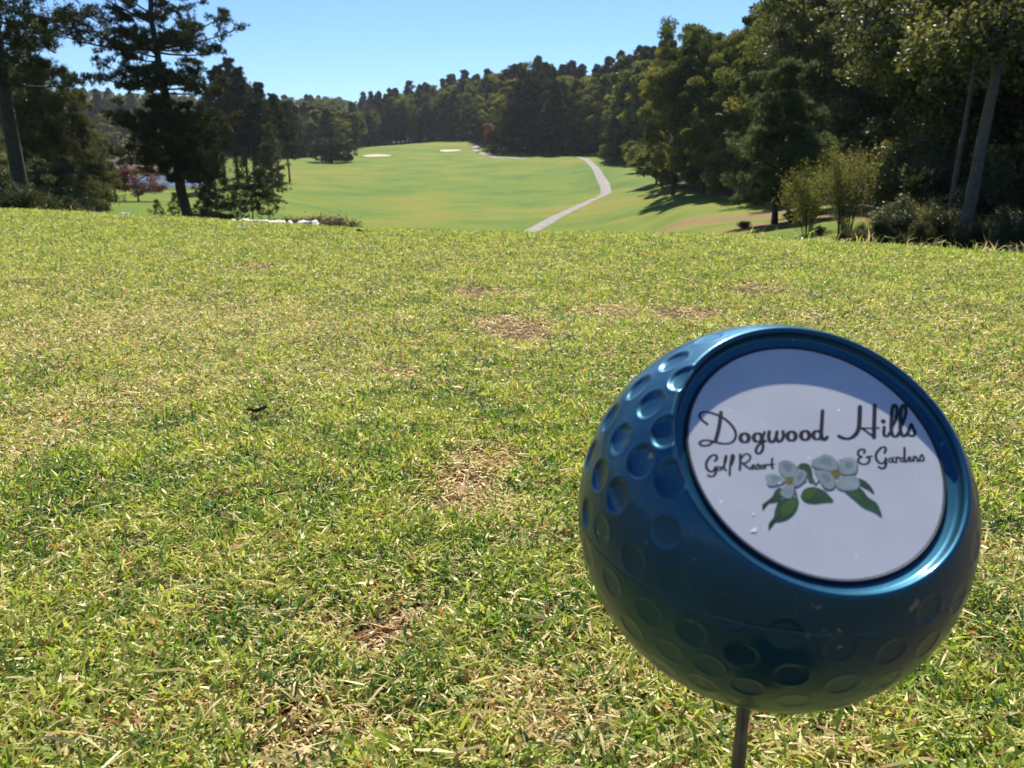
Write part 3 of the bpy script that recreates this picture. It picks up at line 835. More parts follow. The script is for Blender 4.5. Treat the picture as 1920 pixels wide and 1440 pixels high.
for pts, wd, ct in [
    ([(362, 345), (370, 290), (312, 266), (235, 310), (232, 395), (312, 440)], 44, .4),
    ([(312, 440), (235, 485), (240, 555), (330, 606), (430, 590), (482, 525), (468, 462), (410, 445), (540, 425)], 44, .4),
    ([(820, 345), (850, 275), (815, 217), (725, 250), (640, 360), (630, 470), (690, 560), (770, 588), (830, 540), (850, 480)], 48, .45),
    ([(850, 480), (855, 600), (825, 675), (765, 700), (690, 665)], 50, .4), (oval(958, 515, 40, 46), 36, .4), ([(1012, 460), (1005, 540), (1050, 560)], 36, .2),
    ([(1078, 455), (1090, 560)], 38, 0), ([(1088, 500), (1128, 450), (1172, 470)], 34, .2), (oval(1218, 505, 40, 42), 36, .4),
    ([(1270, 240), (1272, 400), (1270, 500), (1302, 548)], 46, 0), ([(1335, 512), (1408, 485), (1395, 440), (1352, 465), (1358, 528), (1415, 542), (1460, 500)], 34, .3),
    ([(1476, 435), (1482, 538)], 34, 0), ([(1484, 475), (1522, 435), (1550, 460), (1556, 530), (1592, 540)], 34, .2),
    ([(1598, 525), (1655, 392), (1705, 475), (1688, 528), (1635, 525)], 38, .2)]:
    stroke(w_, A_, AS, pts, wd, ct)
obj('lettering', w_.mesh('lettering', ink, False), plaque)

FO, FS = (1400, 830), 6.857


def blob(mb, pts, h, dx=0, dy=0, grow=1.0):
    h = h * .2
    P = catmull(list(pts) + [pts[0]], 5)[:-1]
    c = P.mean(0); P = c + (P - c) * grow + np.array([dx, dy])
    uv = [on_plaque(FO[0] + x / FS, FO[1] + y / FS) for x, y in [tuple(c + np.array([dx, dy]))] + [tuple(q) for q in P]]
    V = lift(uv, h); n = len(P)
    mb.add(V, [[0, 1 + k, 1 + (k + 1) % n] for k in range(n)])


leaf_ink = simple_mat('green_print', (.014, .060, .018), .5, noise=.55, nscale=130)
leaf_ink2 = simple_mat('light_green_print', (.035, .10, .015), .5, noise=.5, nscale=130)
petal_ink = simple_mat('petal_print', (.22, .27, .27), .5, noise=.22, nscale=150)
petal_ink2 = simple_mat('petal_shade_print', (.15, .19, .21), .5, noise=.22, nscale=150)
core_ink = simple_mat('flower_core_print', (.16, .13, .015), .5, noise=.6, nscale=300)
shade_ink = simple_mat('print_shadow_and_stem', (.05, .07, .10), .5)
LEAVES = [[(280, 1140), (285, 1040), (345, 960), (365, 860), (430, 740), (620, 700), (670, 760), (640, 880), (560, 970), (450, 1020), (315, 1040)],
          [(205, 880), (200, 800), (260, 750), (330, 690), (370, 610), (440, 580), (470, 680), (400, 760), (300, 780), (230, 805)],
          [(690, 690), (740, 600), (860, 570), (980, 610), (1060, 680), (1115, 760), (1000, 775), (850, 790), (740, 760)],
          [(650, 320), (690, 270), (780, 270), (830, 330), (850, 440), (850, 520), (800, 510), (770, 420), (720, 350)],
          [(1260, 640), (1400, 590), (1480, 600), (1560, 700), (1680, 790), (1740, 960), (1640, 900), (1500, 840), (1380, 740)],
          [(1420, 450), (1520, 490), (1600, 570), (1640, 660), (1560, 610), (1460, 550)],
          [(960, 550), (1130, 560), (1110, 610), (1020, 615)]]
for k, Lf in enumerate(LEAVES):
    b_ = MB(); blob(b_, Lf, .00022 + k * .00001); obj('leaf', b_.mesh('leaf', leaf_ink, False), plaque)
b_ = MB(); blob(b_, [(700, 690), (750, 615), (850, 590), (900, 620), (830, 700), (750, 740)], .00031); blob(b_, [(1270, 640), (1370, 600), (1440, 640), (1480, 720), (1400, 720)], .000315)
blob(b_, [(470, 780), (600, 720), (640, 790), (580, 900), (470, 960), (440, 880)], .00032); obj('leaf_highlight', b_.mesh('leaf_highlight', leaf_ink2, False), plaque)
PET1 = [[(410, 260), (470, 230), (560, 240), (640, 310), (640, 400), (560, 460), (480, 440), (410, 340)], [(240, 430), (330, 400), (430, 430), (500, 480), (420, 535), (280, 550)],
        [(640, 380), (720, 350), (770, 400), (730, 500), (640, 560), (590, 500)], [(470, 560), (560, 540), (610, 600), (580, 700), (500, 710), (430, 650)]]
PET2 = [[(840, 230), (930, 180), (1010, 150), (1110, 190), (1170, 280), (1150, 370), (1000, 350), (840, 300)], [(860, 350), (1000, 360), (1100, 400), (1130, 480), (1120, 575), (1030, 590), (940, 500)],
        [(1180, 220), (1330, 190), (1410, 240), (1415, 350), (1370, 400), (1210, 395)], [(1130, 520), (1230, 440), (1390, 435), (1450, 510), (1420, 590), (1300, 615), (1180, 590)]]
for pets, core in ((PET1, (548, 487, 52)), (PET2, (1148, 402, 58))):
    sh = MB()
    for k, P_ in enumerate(pets): blob(sh, P_, .00034 + k * .000006, 8, 14, 1.04)  # dark offset petal copies: a drop shadow painted into the print
    obj('petal_shadow', sh.mesh('petal_shadow', shade_ink, False), plaque)
    # each petal printed over its drop shadow
    for k, P_ in enumerate(pets):
        b_ = MB(); blob(b_, P_, .00037 + k * .000006)
        obj('petal', b_.mesh('petal', petal_ink, False), plaque)
    b_ = MB()
    for q in range(3):
        cc = np.mean(pets[q], 0); blob(b_, [tuple(cc + (np.array(t) - cc) * .45 + np.array([6, -16])) for t in pets[q]], .000405 + q * .000006)
    obj('petal_shading', b_.mesh('petal_shading', petal_ink2, False), plaque)
    b_ = MB(); blob(b_, [(core[0] + core[2] * cos(a), core[1] + core[2] * .95 * sin(a)) for a in np.arange(8) * pi / 4], .00045)
    obj('flower_core', b_.mesh('flower_core', core_ink, False), plaque)
b_ = MB()
stroke(b_, FO, FS, [(760, 500), (690, 545), (620, 590), (640, 690)], 22, 0)
stroke(b_, FO, FS, [(850, 470), (880, 540), (930, 500)], 22, 0)
obj('flower_stem', b_.mesh('flower_stem', shade_ink, False), plaque)
# chipped flecks in the face, their glare painted in as near-white
chip = simple_mat('chip_glare', (.9, .9, .86), .2)
b_ = MB()
for cx, cy, s in ((85, 920, 16), (95, 1125, 34), (60, 1140, 18), (425, 520, 16), (120, 1100, 12)):
    blob(b_, [(cx + s * cos(a) * (1 + .3 * sin(3 * a)), cy + s * .7 * sin(a)) for a in np.arange(7) * 2 * pi / 7], .00052)
obj('chip_mark', b_.mesh('chip_mark', chip, False), plaque)

# ------------------------------------------------------------------ things lying on the tee


def put_leaf(px, py, L_, W_, rz, tilt, col, label, curl=.25):
    c = tee_pt(px, py)
    b_ = MB(); n = 9
    V = []; Fc = []
    for i in range(n):
        t = i / (n - 1)
        w2 = W_ * .5 * math.sin(pi * min(1, .06 + t * .93))**.8
        zz = L_ * curl * (t - .5)**2 * 4 * .5
        for j, s in enumerate((-1, -.5, 0, .5, 1)):
            V.append(((t - .5) * L_, s * w2, zz + abs(s) * W_ * .22 + .0006 * sin(9 * t + s)))
    for i in range(n - 1):
        for j in range(4):
            Fc.append([i * 5 + j, (i + 1) * 5 + j, (i + 1) * 5 + j + 1, i * 5 + j + 1])
    b_.add(V, Fc)
    b_.tube([(-L_ * .5, 0, L_ * curl * .5), (-L_ * .62, 0, L_ * curl * .55), (-L_ * .74, .001, L_ * curl * .45)], [.0006, .0005, .0004], 5)
    me = b_.mesh('fallen_leaf', simple_mat('dead_leaf', col, .6, noise=.4, nscale=200))
    o = obj('fallen_leaf', me, None, (c[0], c[1], float(H(c[0], c[1])) + .014))
    o.rotation_euler = (tilt, .15, rz)
    tag(o, label, 'fallen leaf')
    return o


put_leaf(484, 797, .026, .013, 3.0, .5, (.07, .022, .012), 'dark red brown dead leaf lying on the turf left of centre')
put_leaf(1396, 545, .034, .014, .4, .2, (.42, .22, .13), 'curled tan dead leaf beside the worn patches beyond the ball')
put_leaf(672, 444, .05, .02, 1.2, .9, (.03, .03, .018), 'small dark leaf standing near the far brow of the tee')
put_leaf(1797, 1075, .017, .008, .9, .6, (.30, .12, .05), 'small rusty leaf in the turf right of the ball')

c = tee_pt(456, 433)
b_ = MB()
b_.tube([(-.03, 0, 0), (-.024, 0, 0), (.022, 0, .001), (.027, 0, .0012), (.0285, 0, .0012)], [.0004, .0022, .0022, .0045, .0055], 12)
o = obj('golf_tee', b_.mesh('golf_tee', simple_mat('white_wood', (.82, .80, .76), .45)), None, (c[0], c[1], float(H(*c)) + .017))
o.rotation_euler = (0, .03, .05)
tag(o, 'white wooden golf tee lying flat on the grass near the brow', 'golf tee')

for (px, py, s, lab) in ((236, 409, .045, 'crumpled white scrap of paper on the left brow of the tee'), (181, 406, .016, 'tiny white scrap on the left brow beside the larger crumpled one')):
    c = tee_pt(px, py)
    b_ = MB(); g = 7; V = []
    for i in range(g):
        for j in range(g):
            V.append(((i / (g - 1) - .5) * s + rng.normal(0, s * .05), (j / (g - 1) - .5) * s * .8 + rng.normal(0, s * .05), abs(rng.normal(0, s * .22)) + s * .15))
    b_.add(V, [[i * g + j, (i + 1) * g + j, (i + 1) * g + j + 1, i * g + j + 1] for i in range(g - 1) for j in range(g - 1)])
    o = obj('paper_scrap', b_.mesh('paper_scrap', simple_mat('white_paper', (.8, .79, .76), .7), False), None, (c[0], c[1], float(H(*c)) + .012))
    tag(o, lab, 'paper scrap')

# ------------------------------------------------------------------ paths, bunkers, pond
def ribbon(name, pts, width, mat, off=.07, step=1.2):
    P = catmull(pts, 40)
    s = np.concatenate([[0], np.cumsum(np.linalg.norm(np.diff(P[:, :2], axis=0), axis=1))])
    q = np.arange(0, s[-1], step)
    X = np.interp(q, s, P[:, 0]); Y = np.interp(q, s, P[:, 1])
    T = np.stack([np.gradient(X), np.gradient(Y)], 1); T /= np.linalg.norm(T, axis=1)[:, None]
    Nn = np.stack([-T[:, 1], T[:, 0]], 1)
    V = []; n = len(q); k = 7
    for j in range(k):
        o_ = (j / (k - 1) - .5) * (width + .25 * (fbm(q * .35 + j, q * 0 + 4, 5) - .5) * (1 if j in (0, k - 1) else 0))
        x = X + Nn[:, 0] * o_; y = Y + Nn[:, 1] * o_
        V.append(np.stack([x, y, H(x, y) + off - (.05 if j in (0, k - 1) else 0)], 1))
    V = np.concatenate(V)
    F_ = [[j * n + i, j * n + i + 1, (j + 1) * n + i + 1, (j + 1) * n + i] for j in range(k - 1) for i in range(n - 1)]
    me = mesh_np(name, V, np.array(F_).ravel(), [4] * len(F_), mat, True)
    return obj(name, me)


asph = simple_mat('cart_path_asphalt', (.17, .15, .145), .9, noise=.3, nscale=.9, bump=.3, bscale=9)


def trace(pp, dmin=30):
    return [hit(a, b, dmin)[:2] for a, b in pp]


near_path = trace([(985, 441), (1006, 428), (1040, 408), (1078, 390), (1108, 376), (1130, 367), (1136, 358), (1131, 342), (1122, 325), (1112, 311), (1100, 300), (1085, 295)])
tag(ribbon('cart_path', near_path, 1.9, asph), kind='structure')
far_path = trace([(988, 298.5), (962, 296), (930, 295), (908, 289), (889, 280), (893, 274), (908, 270), (919, 267.5)], 120)
tag(ribbon('cart_path', far_path, 2.3, asph), kind='structure')
sp = trace([(1190, 319), (1213, 314), (1238, 311.5)], 100)
tag(ribbon('cart_path', sp, 3.0, asph), kind='structure')
sp = trace([(494, 318), (505, 312), (522, 306)], 150)
tag(ribbon('cart_path', sp, 2.5, asph), kind='structure')

sand = simple_mat('bunker_sand', (.42, .34, .25), .95, noise=.12, nscale=1.5)


def bunker(px, py, w_px, depth, label_kind='bunker'):
    c = hit(px, py, 150); d = math.hypot(c[0], c[1]); a = math.atan2(c[0], c[1])
    rx = w_px / F * d * .5; ry = depth
    V = [[c[0], c[1], float(H(c[0], c[1])) + .12]]; n = 48; rings = 6
    for k in range(1, rings + 1):
        for t in np.arange(n) * 2 * pi / n:
            f = k / rings * (1 + .13 * sin(2 * t + 1) + .09 * sin(3 * t + px))
            lx, ly = rx * f * cos(t), ry * f * sin(t)
            X = c[0] + lx * cos(a) + ly * sin(a); Y = c[1] - lx * sin(a) + ly * cos(a)
            V.append([X, Y, float(H(X, Y)) + .10 + .25 * (k == rings) * 0])
    F_ = [[0, 1 + k, 1 + (k + 1) % n] for k in range(n)]
    for r in range(rings - 1):
        F_ += [[1 + r * n + k, 1 + (r + 1) * n + k, 1 + (r + 1) * n + (k + 1) % n, 1 + r * n + (k + 1) % n] for k in range(n)]
    b_ = MB(); b_.add(V, F_)
    tag(obj('sand_bunker', b_.mesh('sand_bunker', sand)), kind='structure')


bunker(706, 292, 44, 6.5)
bunker(843, 282.5, 34, 5.5)

water, nt, out = new_mat('pond_water')
p = N(nt, 'ShaderNodeBsdfPrincipled'); p.inputs['Base Color'].default_value = (.05, .065, .09, 1); p.inputs['Roughness'].default_value = .25
tc = N(nt, 'ShaderNodeTexCoord'); nz = N(nt, 'ShaderNodeTexNoise'); nz.inputs['Scale'].default_value = 1.2; nz.inputs['Detail'].default_value = 4
mp = N(nt, 'ShaderNodeMapping'); mp.inputs['Scale'].default_value = (.5, 2.5, 1)
nt.links.new(tc.outputs['Object'], mp.inputs[0]); nt.links.new(mp.outputs[0], nz.inputs['Vector'])
bp = N(nt, 'ShaderNodeBump'); bp.inputs['Strength'].default_value = .8; bp.inputs['Distance'].default_value = .3
nt.links.new(nz.outputs['Fac'], bp.inputs['Height']); nt.links.new(bp.outputs[0], p.inputs['Normal']); nt.links.new(p.outputs[0], out.inputs[0])
V = []; 
for px, d in ((215, 212), (300, 204), (400, 208), (445, 225), (470, 300), (440, 400), (290, 425), (180, 430), (170, 300)):
    q = polar(px, d); V.append((q[0], q[1], -5.28))
b_ = MB(); b_.add(V, [list(range(len(V)))[::-1]])
tag(obj('pond', b_.mesh('pond', water, False)), kind='structure')

#PART3
# ------------------------------------------------------------------ vegetation
def unit(n):
    v = rng.normal(size=(n, 3)); return v / np.linalg.norm(v, axis=1)[:, None]


def leaves_mesh(name, C, size, hue, mat, aspect=.6, up=0.0, tri=False):
    """one small leaf-shaped face per centre"""
    n = len(C)
    nrm = unit(n); nrm[:, 2] += up; nrm /= np.linalg.norm(nrm, axis=1)[:, None]
    a = np.cross(nrm, unit(n)); a /= np.linalg.norm(a, axis=1)[:, None] + 1e-9
    b = np.cross(nrm, a)
    s = np.asarray(size)
    if s.ndim == 0: s = np.full(n, float(s))
    s = (s * rng.uniform(.6, 1.35, n))[:, None]
    if tri:
        V = np.stack([C - a * s * .5 - b * s * aspect * .5, C - a * s * .4 + b * s * aspect * .5, C + a * s * .6], 1).reshape(-1, 3)
        return mesh_np(name, V, np.arange(3 * n), np.full(n, 3), mat, False, {'hue': ('FACE', hue)})
    V = np.stack([C - a * s * .5, C - b * s * aspect * .5 + nrm * s * .08, C + a * s * .5, C + b * s * aspect * .5 + nrm * s * .08], 1).reshape(-1, 3)
    return mesh_np(name, V, np.arange(4 * n), np.full(n, 4), mat, False, {'hue': ('FACE', hue)})


def tufts_mesh(name, C, D, k, Ln, wd, hue, mat):
    """needle bundles: k thin blades fanning out of every centre"""
    n = len(C)
    C = np.repeat(C, k, 0); D = np.repeat(D, k, 0); hue = np.repeat(hue, k)
    u = unit(n * k) * .9 + D * .75; u /= np.linalg.norm(u, axis=1)[:, None]
    s = np.cross(u, unit(n * k)); s /= np.linalg.norm(s, axis=1)[:, None] + 1e-9
    l = (Ln * rng.uniform(.6, 1.2, n * k))[:, None]
    V = np.stack([C - s * wd * .5, C + s * wd * .5, C + u * l * .7 + s * wd * .45, C + u * l], 1).reshape(-1, 3)
    return mesh_np(name, V, np.arange(4 * n * k), np.full(n * k, 4), mat, False, {'hue': ('FACE', np.clip(hue + rng.normal(0, .08, n * k), 0, 1))})


def curve_pts(p0, p1, bend, n=7):
    p0 = np.array(p0, float); p1 = np.array(p1, float)
    t = np.linspace(0, 1, n)[:, None]
    m = (p0 + p1) / 2 + np.array(bend)
    return (1 - t)**2 * p0 + 2 * t * (1 - t) * m + t**2 * p1


def pine(seed, Ht, base, rad, limbs=40, per=26, k=9, Ln=.22, wd=.03, trunk_r=.25, mat='pine', explicit=None, flat=.42, lean=(0, 0), top_taper=True, cl=.5, wobf=1.0):
    """trunk mesh, crown mesh"""
    global rng
    keep_rng = rng; rng = np.random.default_rng(seed)
    tb = MB()
    tp = [(0, 0, -.4)]
    nseg = 14
    wob = rng.normal(0, .012 * Ht, (2, nseg)).cumsum(1) * .25 * wobf
    for i in range(1, nseg + 1):
        z = Ht * i / nseg
        tp.append((lean[0] * z / Ht + wob[0, i - 1], lean[1] * z / Ht + wob[1, i - 1], z))
    tp = np.array(tp); tp[0, :2] *= 0
    tr_ = trunk_r * (1 - np.linspace(0, 1, nseg + 1)**1.2 * .93); tr_[0] *= 1.35
    tb.tube(tp, tr_, 9)
    at = lambda z: np.array([np.interp(z, tp[:, 2], tp[:, 0]), np.interp(z, tp[:, 2], tp[:, 1]), z])
    L_ = []
    if explicit:
        L_ += explicit
    for i in range(limbs):
        f = (i + rng.random()) / limbs
        z = base + (Ht - base) * f
        a = i * 2.4 + rng.normal(0, .5)
        prof = (1 - f)**.65 * (.55 + .45 * min(1, f / .18)) if top_taper else math.sin(pi * min(1, .15 + f * .8))
        r = rad * prof * rng.uniform(.6, 1.15) + .15
        tipz = z + r * rng.uniform(-.15, .38) + (f > .8) * r * .5
        L_.append((z, (cos(a) * r, sin(a) * r, tipz - z)))
    CC = []; DD = []; HH = []
    for z, tip in L_:
        p0 = at(min(z, Ht * .985)); rr_ = math.hypot(tip[0], tip[1])
        p1 = p0 + np.array([tip[0] - (p0[0] if explicit and False else 0), tip[1], tip[2]])
        P = curve_pts(p0, p1, (rng.normal(0, .06 * rr_), rng.normal(0, .06 * rr_), -.10 * rr_ + .05))
        br = max(.02, min(trunk_r * .34, .018 * rr_ + .012))
        tb.tube(P, br * (1 - np.linspace(0, 1, len(P)) * .8), 5, False)
        nsub = max(4, int(per * (rr_ / rad + .25) * .35))
        for q in range(nsub):
            t = rng.uniform(.32, 1.0)
            c = np.array([np.interp(t, np.linspace(0, 1, 7), P[:, m]) for m in range(3)])
            side = rng.normal(0, 1, 3); side[2] = abs(side[2]) * .5; side /= np.linalg.norm(side)
            ln = rr_ * rng.uniform(.12, .34) * (1.2 - t * .5)
            e = c + side * ln
            if q % 2 == 0: tb.tube(np.array([c, (c + e) / 2 + (0, 0, .04), e]), [br * .4, br * .3, .006], 4, False)
            m = max(3, int(per * .42))
            pr = rng.normal(0, 1, (m, 3)) * np.array([cl, cl, cl * flat]) * (.32 + .1 * rr_) * min(1, .3 + 1.3 * rr_ / rad)
            pos = e + pr * .55
            CC.append(pos); d = pos - p0 + np.array([0, 0, .35 * rr_]); DD.append(d / (np.linalg.norm(d, axis=1)[:, None] + 1e-6))
            HH.append(np.full(m, rng.uniform(.15, .75)) + pr[:, 2] * .25 + rng.normal(0, .07, m))
    CC = np.concatenate(CC); DD = np.concatenate(DD); HH = np.clip(np.concatenate(HH), 0, 1)
    crown = tufts_mesh('crown', CC, DD, k, Ln, wd, HH, M[mat])
    trunk = tb.mesh('trunk', M['bark'])
    rng = keep_rng
    return trunk, crown


def hardwood(seed, Ht, base, rad, clumps=60, per=300, leaf=.22, mat='hard', trunk_r=.25, bark='bark', tri=False, cr=.24, lean=(0, 0), hues=(.25, .75), limb_share=.6, up=.35, irregular=.35, wobf=1.0):
    global rng
    keep_rng = rng; rng = np.random.default_rng(seed)
    tb = MB(); nseg = 12
    wob = rng.normal(0, .010 * Ht, (2, nseg)).cumsum(1) * .35 * wobf
    top = base + (Ht - base) * .75
    tp = np.array([(0, 0, -.4)] + [(lean[0] * (i / nseg) + wob[0, i - 1], lean[1] * (i / nseg) + wob[1, i - 1], top * i / nseg) for i in range(1, nseg + 1)])
    tr_ = trunk_r * (1 - np.linspace(0, 1, nseg + 1)**1.1 * .85); tr_[0] *= 1.4
    tb.tube(tp, tr_, 10)
    at = lambda z: np.array([np.interp(z, tp[:, 2], tp[:, 0]), np.interp(z, tp[:, 2], tp[:, 1]), z])
    CC = []; HH = []
    ph = rng.uniform(0, 6, 4)
    for i in range(clumps):
        u = unit(1)[0]; u[2] = min(u[2], .80)
        s = rng.uniform(.45, 1.0)**.5
        a = math.atan2(u[1], u[0])
        wob_ = 1 + irregular * (sin(2 * a + ph[0]) * .4 + sin(3 * a + ph[1] + 4 * u[2]) * .4 + rng.normal(0, .22))
        cz = (base + Ht) / 2 + u[2] * (Ht - base) / 2 * s * min(1.04, 1 + rng.normal(0, .05))
        f = (cz - base) / (Ht - base)
        wr = rad * s * wob_ * math.sqrt(max(.05, 1 - u[2]**2)) * (1.12 - .35 * max(0, f - .5))
        c = at(min(cz, top)) * np.array([1, 1, 0]) + np.array([cos(a) * wr, sin(a) * wr, cz])
        if rng.random() < limb_share or u[2] > .6:
            z0 = max(base * .75, min(top * .97, cz - rng.uniform(.1, .35) * (wr + 1)))
            p0 = at(z0); br = max(.02, min(trunk_r * .4, .014 * (wr + 1)))
            P = curve_pts(p0, c, (0, 0, .12 * wr), 6)
            tb.tube(P, br * (1 - np.linspace(0, 1, 6) * .8), 5, False)
        r = rad * cr * rng.uniform(.6, 1.3)
        m = int(per * rng.uniform(.6, 1.3))
        d = unit(m) * (rng.random(m)**.45)[:, None] * np.array([1, 1, .62]) * r
        d += fbm(d[:, 0] * 3 / r + 9, d[:, 1] * 3 / r + d[:, 2] * 2 / r + 9, seed, 2)[:, None] * .35 * r * unit(1)
        CC.append(c + d)
        HH.append(np.clip(rng.uniform(*hues) + d[:, 2] / r * .12 + rng.normal(0, .10, m), 0, 1))
    CC = np.concatenate(CC); HH = np.concatenate(HH)
    crown = leaves_mesh('crown', CC, leaf, HH, M[mat], .62, up, tri)
    trunk = tb.mesh('trunk', M[bark])
    rng = keep_rng
    return trunk, crown


def thicket(seed, Ht, rad, stems=9, per=900, leaf=.09, mat='shrub', arch=.5, hues=(.2, .8), stem_r=.012, bark='bark_twig', low=.1):
    """multi-stemmed shrub"""
    global rng
    keep_rng = rng; rng = np.random.default_rng(seed)
    tb = MB(); CC = []; HH = []
    for i in range(stems):
        a = rng.uniform(0, 2 * pi); r = rad * rng.uniform(.25, 1.0); h = Ht * rng.uniform(.6, 1.0) * (1 - .25 * r / rad)
        b0 = np.array([cos(a), sin(a), 0]) * rad * .15 * rng.random()
        tip = np.array([cos(a) * r, sin(a) * r, h])
        P = curve_pts(b0 + (0, 0, -.15), tip, (-cos(a) * r * .2, -sin(a) * r * .2, h * arch * .5), 9)
        tb.tube(P, stem_r * (1 - np.linspace(0, 1, 9) * .8), 5, False)
        for q in range(5):
            t = rng.uniform(.35, 1); c = P[int(t * 8)]
            e = c + unit(1)[0] * np.array([1, 1, .6]) * rad * rng.uniform(.15, .4)
            tb.tube(np.array([c, (c + e) / 2, e]), [stem_r * .5, stem_r * .4, stem_r * .15], 4, False)
            m = per // 7
            tt = rng.random(m)[:, None]
            CC.append(c * (1 - tt) + e * tt + rng.normal(0, rad * .10, (m, 3))); HH.append(np.clip(rng.uniform(*hues) + rng.normal(0, .1, m), 0, 1))
        m = per // 4
        t = rng.uniform(low, 1, m) * 8; i0 = np.clip(t.astype(int), 0, 7); f = (t - i0)[:, None]
        CC.append(P[i0] * (1 - f) + P[i0 + 1] * f + rng.normal(0, rad * .08, (m, 3))); HH.append(np.clip(rng.uniform(*hues) + rng.normal(0, .1, m), 0, 1))
    CC = np.concatenate(CC); HH = np.concatenate(HH)
    k = CC[:, 2] > .02; CC, HH = CC[k], HH[k]
    crown = leaves_mesh('foliage', CC, leaf, HH, M[mat], .5, .2)
    st = tb.mesh('stems', M[bark])
    rng = keep_rng
    return st, crown


def place(name, kit, px, d, top_px=None, label=None, cat='tree', group=None, rz=None, H0=1.0, wide=1.0, height=None, sink=.0):
    """kit = (trunk mesh, crown mesh) built H0 metres tall; stands it where the photo column and distance say"""
    q = polar(px, d)
    if height is None:
        height = CAM[2] + d * (HOR - top_px) / F - q[2]
    s = height / H0
    o = empty(name, (q[0], q[1], q[2] - sink), random.uniform(0, 6.28) if rz is None else rz, (s * wide, s * wide, s))
    tn, cn = ('stems', 'foliage') if cat == 'shrub' else ('trunk', 'crown')
    obj(tn, kit[0], o); obj(cn, kit[1], o)
    tag(o, label, cat, group)
    return o


# --- the tall pine standing left of the fairway
S_ = 28.4
ex = []
for az_row, tips in (
    (110, [(162, 62), (180, 90), (200, 48), (235, 95), (445, 42), (442, 78), (418, 108), (395, 70), (270, 60), (360, 50)]),
    (168, [(198, 150), (215, 128), (240, 165), (255, 118), (405, 168), (388, 132), (362, 118), (420, 150), (290, 130)]),
    (280, [(235, 285), (255, 296), (285, 300), (375, 300), (400, 285), (330, 300), (250, 262), (400, 230), (345, 275), (310, 250)]), (200, [(235, 222), (255, 245), (390, 215), (410, 235), (280, 240), (360, 250), (300, 215), (340, 225)]), (255, [(222, 205), (240, 245), (228, 270), (262, 215), (425, 205), (405, 255), (385, 290), (300, 300), (360, 230), (270, 285), (350, 300), (290, 200)]),
    (60, [(205, 18), (232, -5), (382, 0), (392, 28), (250, 15), (340, -15)]), (0, [(240, -50), (350, -60), (270, -85), (385, -45)]), (-70, [(280, -120), (350, -110), (310, -140)])):
    for (tx, ty) in tips:
        row = az_row
        z0 = (405 - row) / S_ + random.uniform(-.3, .3)
        ex.append((z0, ((tx - 322) * (.90 if tx < 322 else .96) / S_, random.uniform(-1.5, 1.5), (405 - ty) / S_ - z0)))
for i in range(16):     # boughs reaching over the lower trunk on the near side
    row = random.uniform(195, 315); r = random.uniform(1.2, 2.6); a = -pi / 2 + random.uniform(-1.0, 1.0)
    ex.append(((405 - row) / S_, (cos(a) * r, sin(a) * r, random.uniform(-.2, .5))))
for i in range(24):     # limbs towards and away from the viewer
    row = random.choice([105, 60, 160, 250, 280, 0, -60, 200])
    r = random.uniform(1.5, 4.0) * (1 if row > 0 else .6); a = random.choice([pi / 2, -pi / 2]) + random.uniform(-.7, .7)
    ex.append(((405 - row) / S_, (cos(a) * r, sin(a) * r, random.uniform(-.1, .8))))
hero = pine(3, 19.0, 3.4, 4.2, limbs=4, per=40, k=9, Ln=.24, wd=.036, trunk_r=.33, explicit=ex, cl=.42, flat=.6, lean=(-.9, 0))
q = polar(345, 55)
o = empty('pine_tree', (q[0], q[1], q[2] - .1), -az_of(345))
obj('trunk', hero[0], o); obj('crown', hero[1], o)
tag(o, 'tall dark layered pine standing alone in front of the pond', 'pine tree')

# --- pines on the left edge
edge_p = pine(21, 17.0, 5.2, 3.6, limbs=46, per=26, k=9, Ln=.26, wd=.032, trunk_r=.30, cl=.6, mat='pine', wobf=.3)
o = place('pine_tree', edge_p, 42, 36, height=16, label='tall pine with a bare reddish trunk at the left edge of the photo', cat='pine tree', H0=17, rz=2.1)
soft_a = pine(31, 12.0, .8, 3.4, limbs=64, per=30, k=10, Ln=.30, wd=.032, trunk_r=.17, mat='pine_olive', cl=.7, flat=.8)
soft_b = pine(32, 12.0, 1.2, 3.0, limbs=60, per=28, k=10, Ln=.30, wd=.032, trunk_r=.15, mat='pine_olive', cl=.65, flat=.8)
dark_m = pine(33, 20.0, 4.0, 4.4, limbs=70, per=26, k=8, Ln=.5, wd=.085, trunk_r=.28, mat='pine', cl=1.15, flat=.6)
dark_n = pine(34, 20.0, 6.0, 4.0, limbs=64, per=26, k=8, Ln=.5, wd=.085, trunk_r=.26, mat='pine', cl=1.15, flat=.6)
P_ = [(96, 52, 92, soft_a, 'feathery olive pine with a high pointed top beside the left edge trunk'),
      (60, 60, 110, soft_b, 'feathery olive pine directly behind the left edge trunk'),
      (-30, 55, 60, soft_a, 'feathery pine cut by the left frame edge'),
      (150, 68, 165, soft_b, 'lower soft pine on the right side of the left edge thicket'),
      (175, 80, 195, soft_a, 'small soft pine bordering the open grass on the left'),
      (95, 75, 150, soft_b, 'soft pine deep in the left edge thicket')]
for px, d, t, kit, lab in P_:
    place('pine_tree', kit, px, d, t, lab, 'pine tree', 'pines at the left edge', H0=12, wide=.85)
near_hw = hardwood(41, 7.0, .5, 2.6, clumps=60, per=420, leaf=.13, mat='hard_near', trunk_r=.12, cr=.3)
for px, d, t, lab in ((-20, 44, 275, 'dark bushy tree at the foot of the left edge pine'), (100, 46, 292, 'dark bushy tree low in the left thicket beside the open grass'), (-90, 42, 240, 'dark bushy tree cut by the left frame edge')):
    place('broadleaf_tree', near_hw, px, d, t, lab, 'tree', 'bushy trees in the left thicket', H0=7)
bush_d = thicket(51, 1.6, 1.1, 14, 1500, .07, 'shrub')
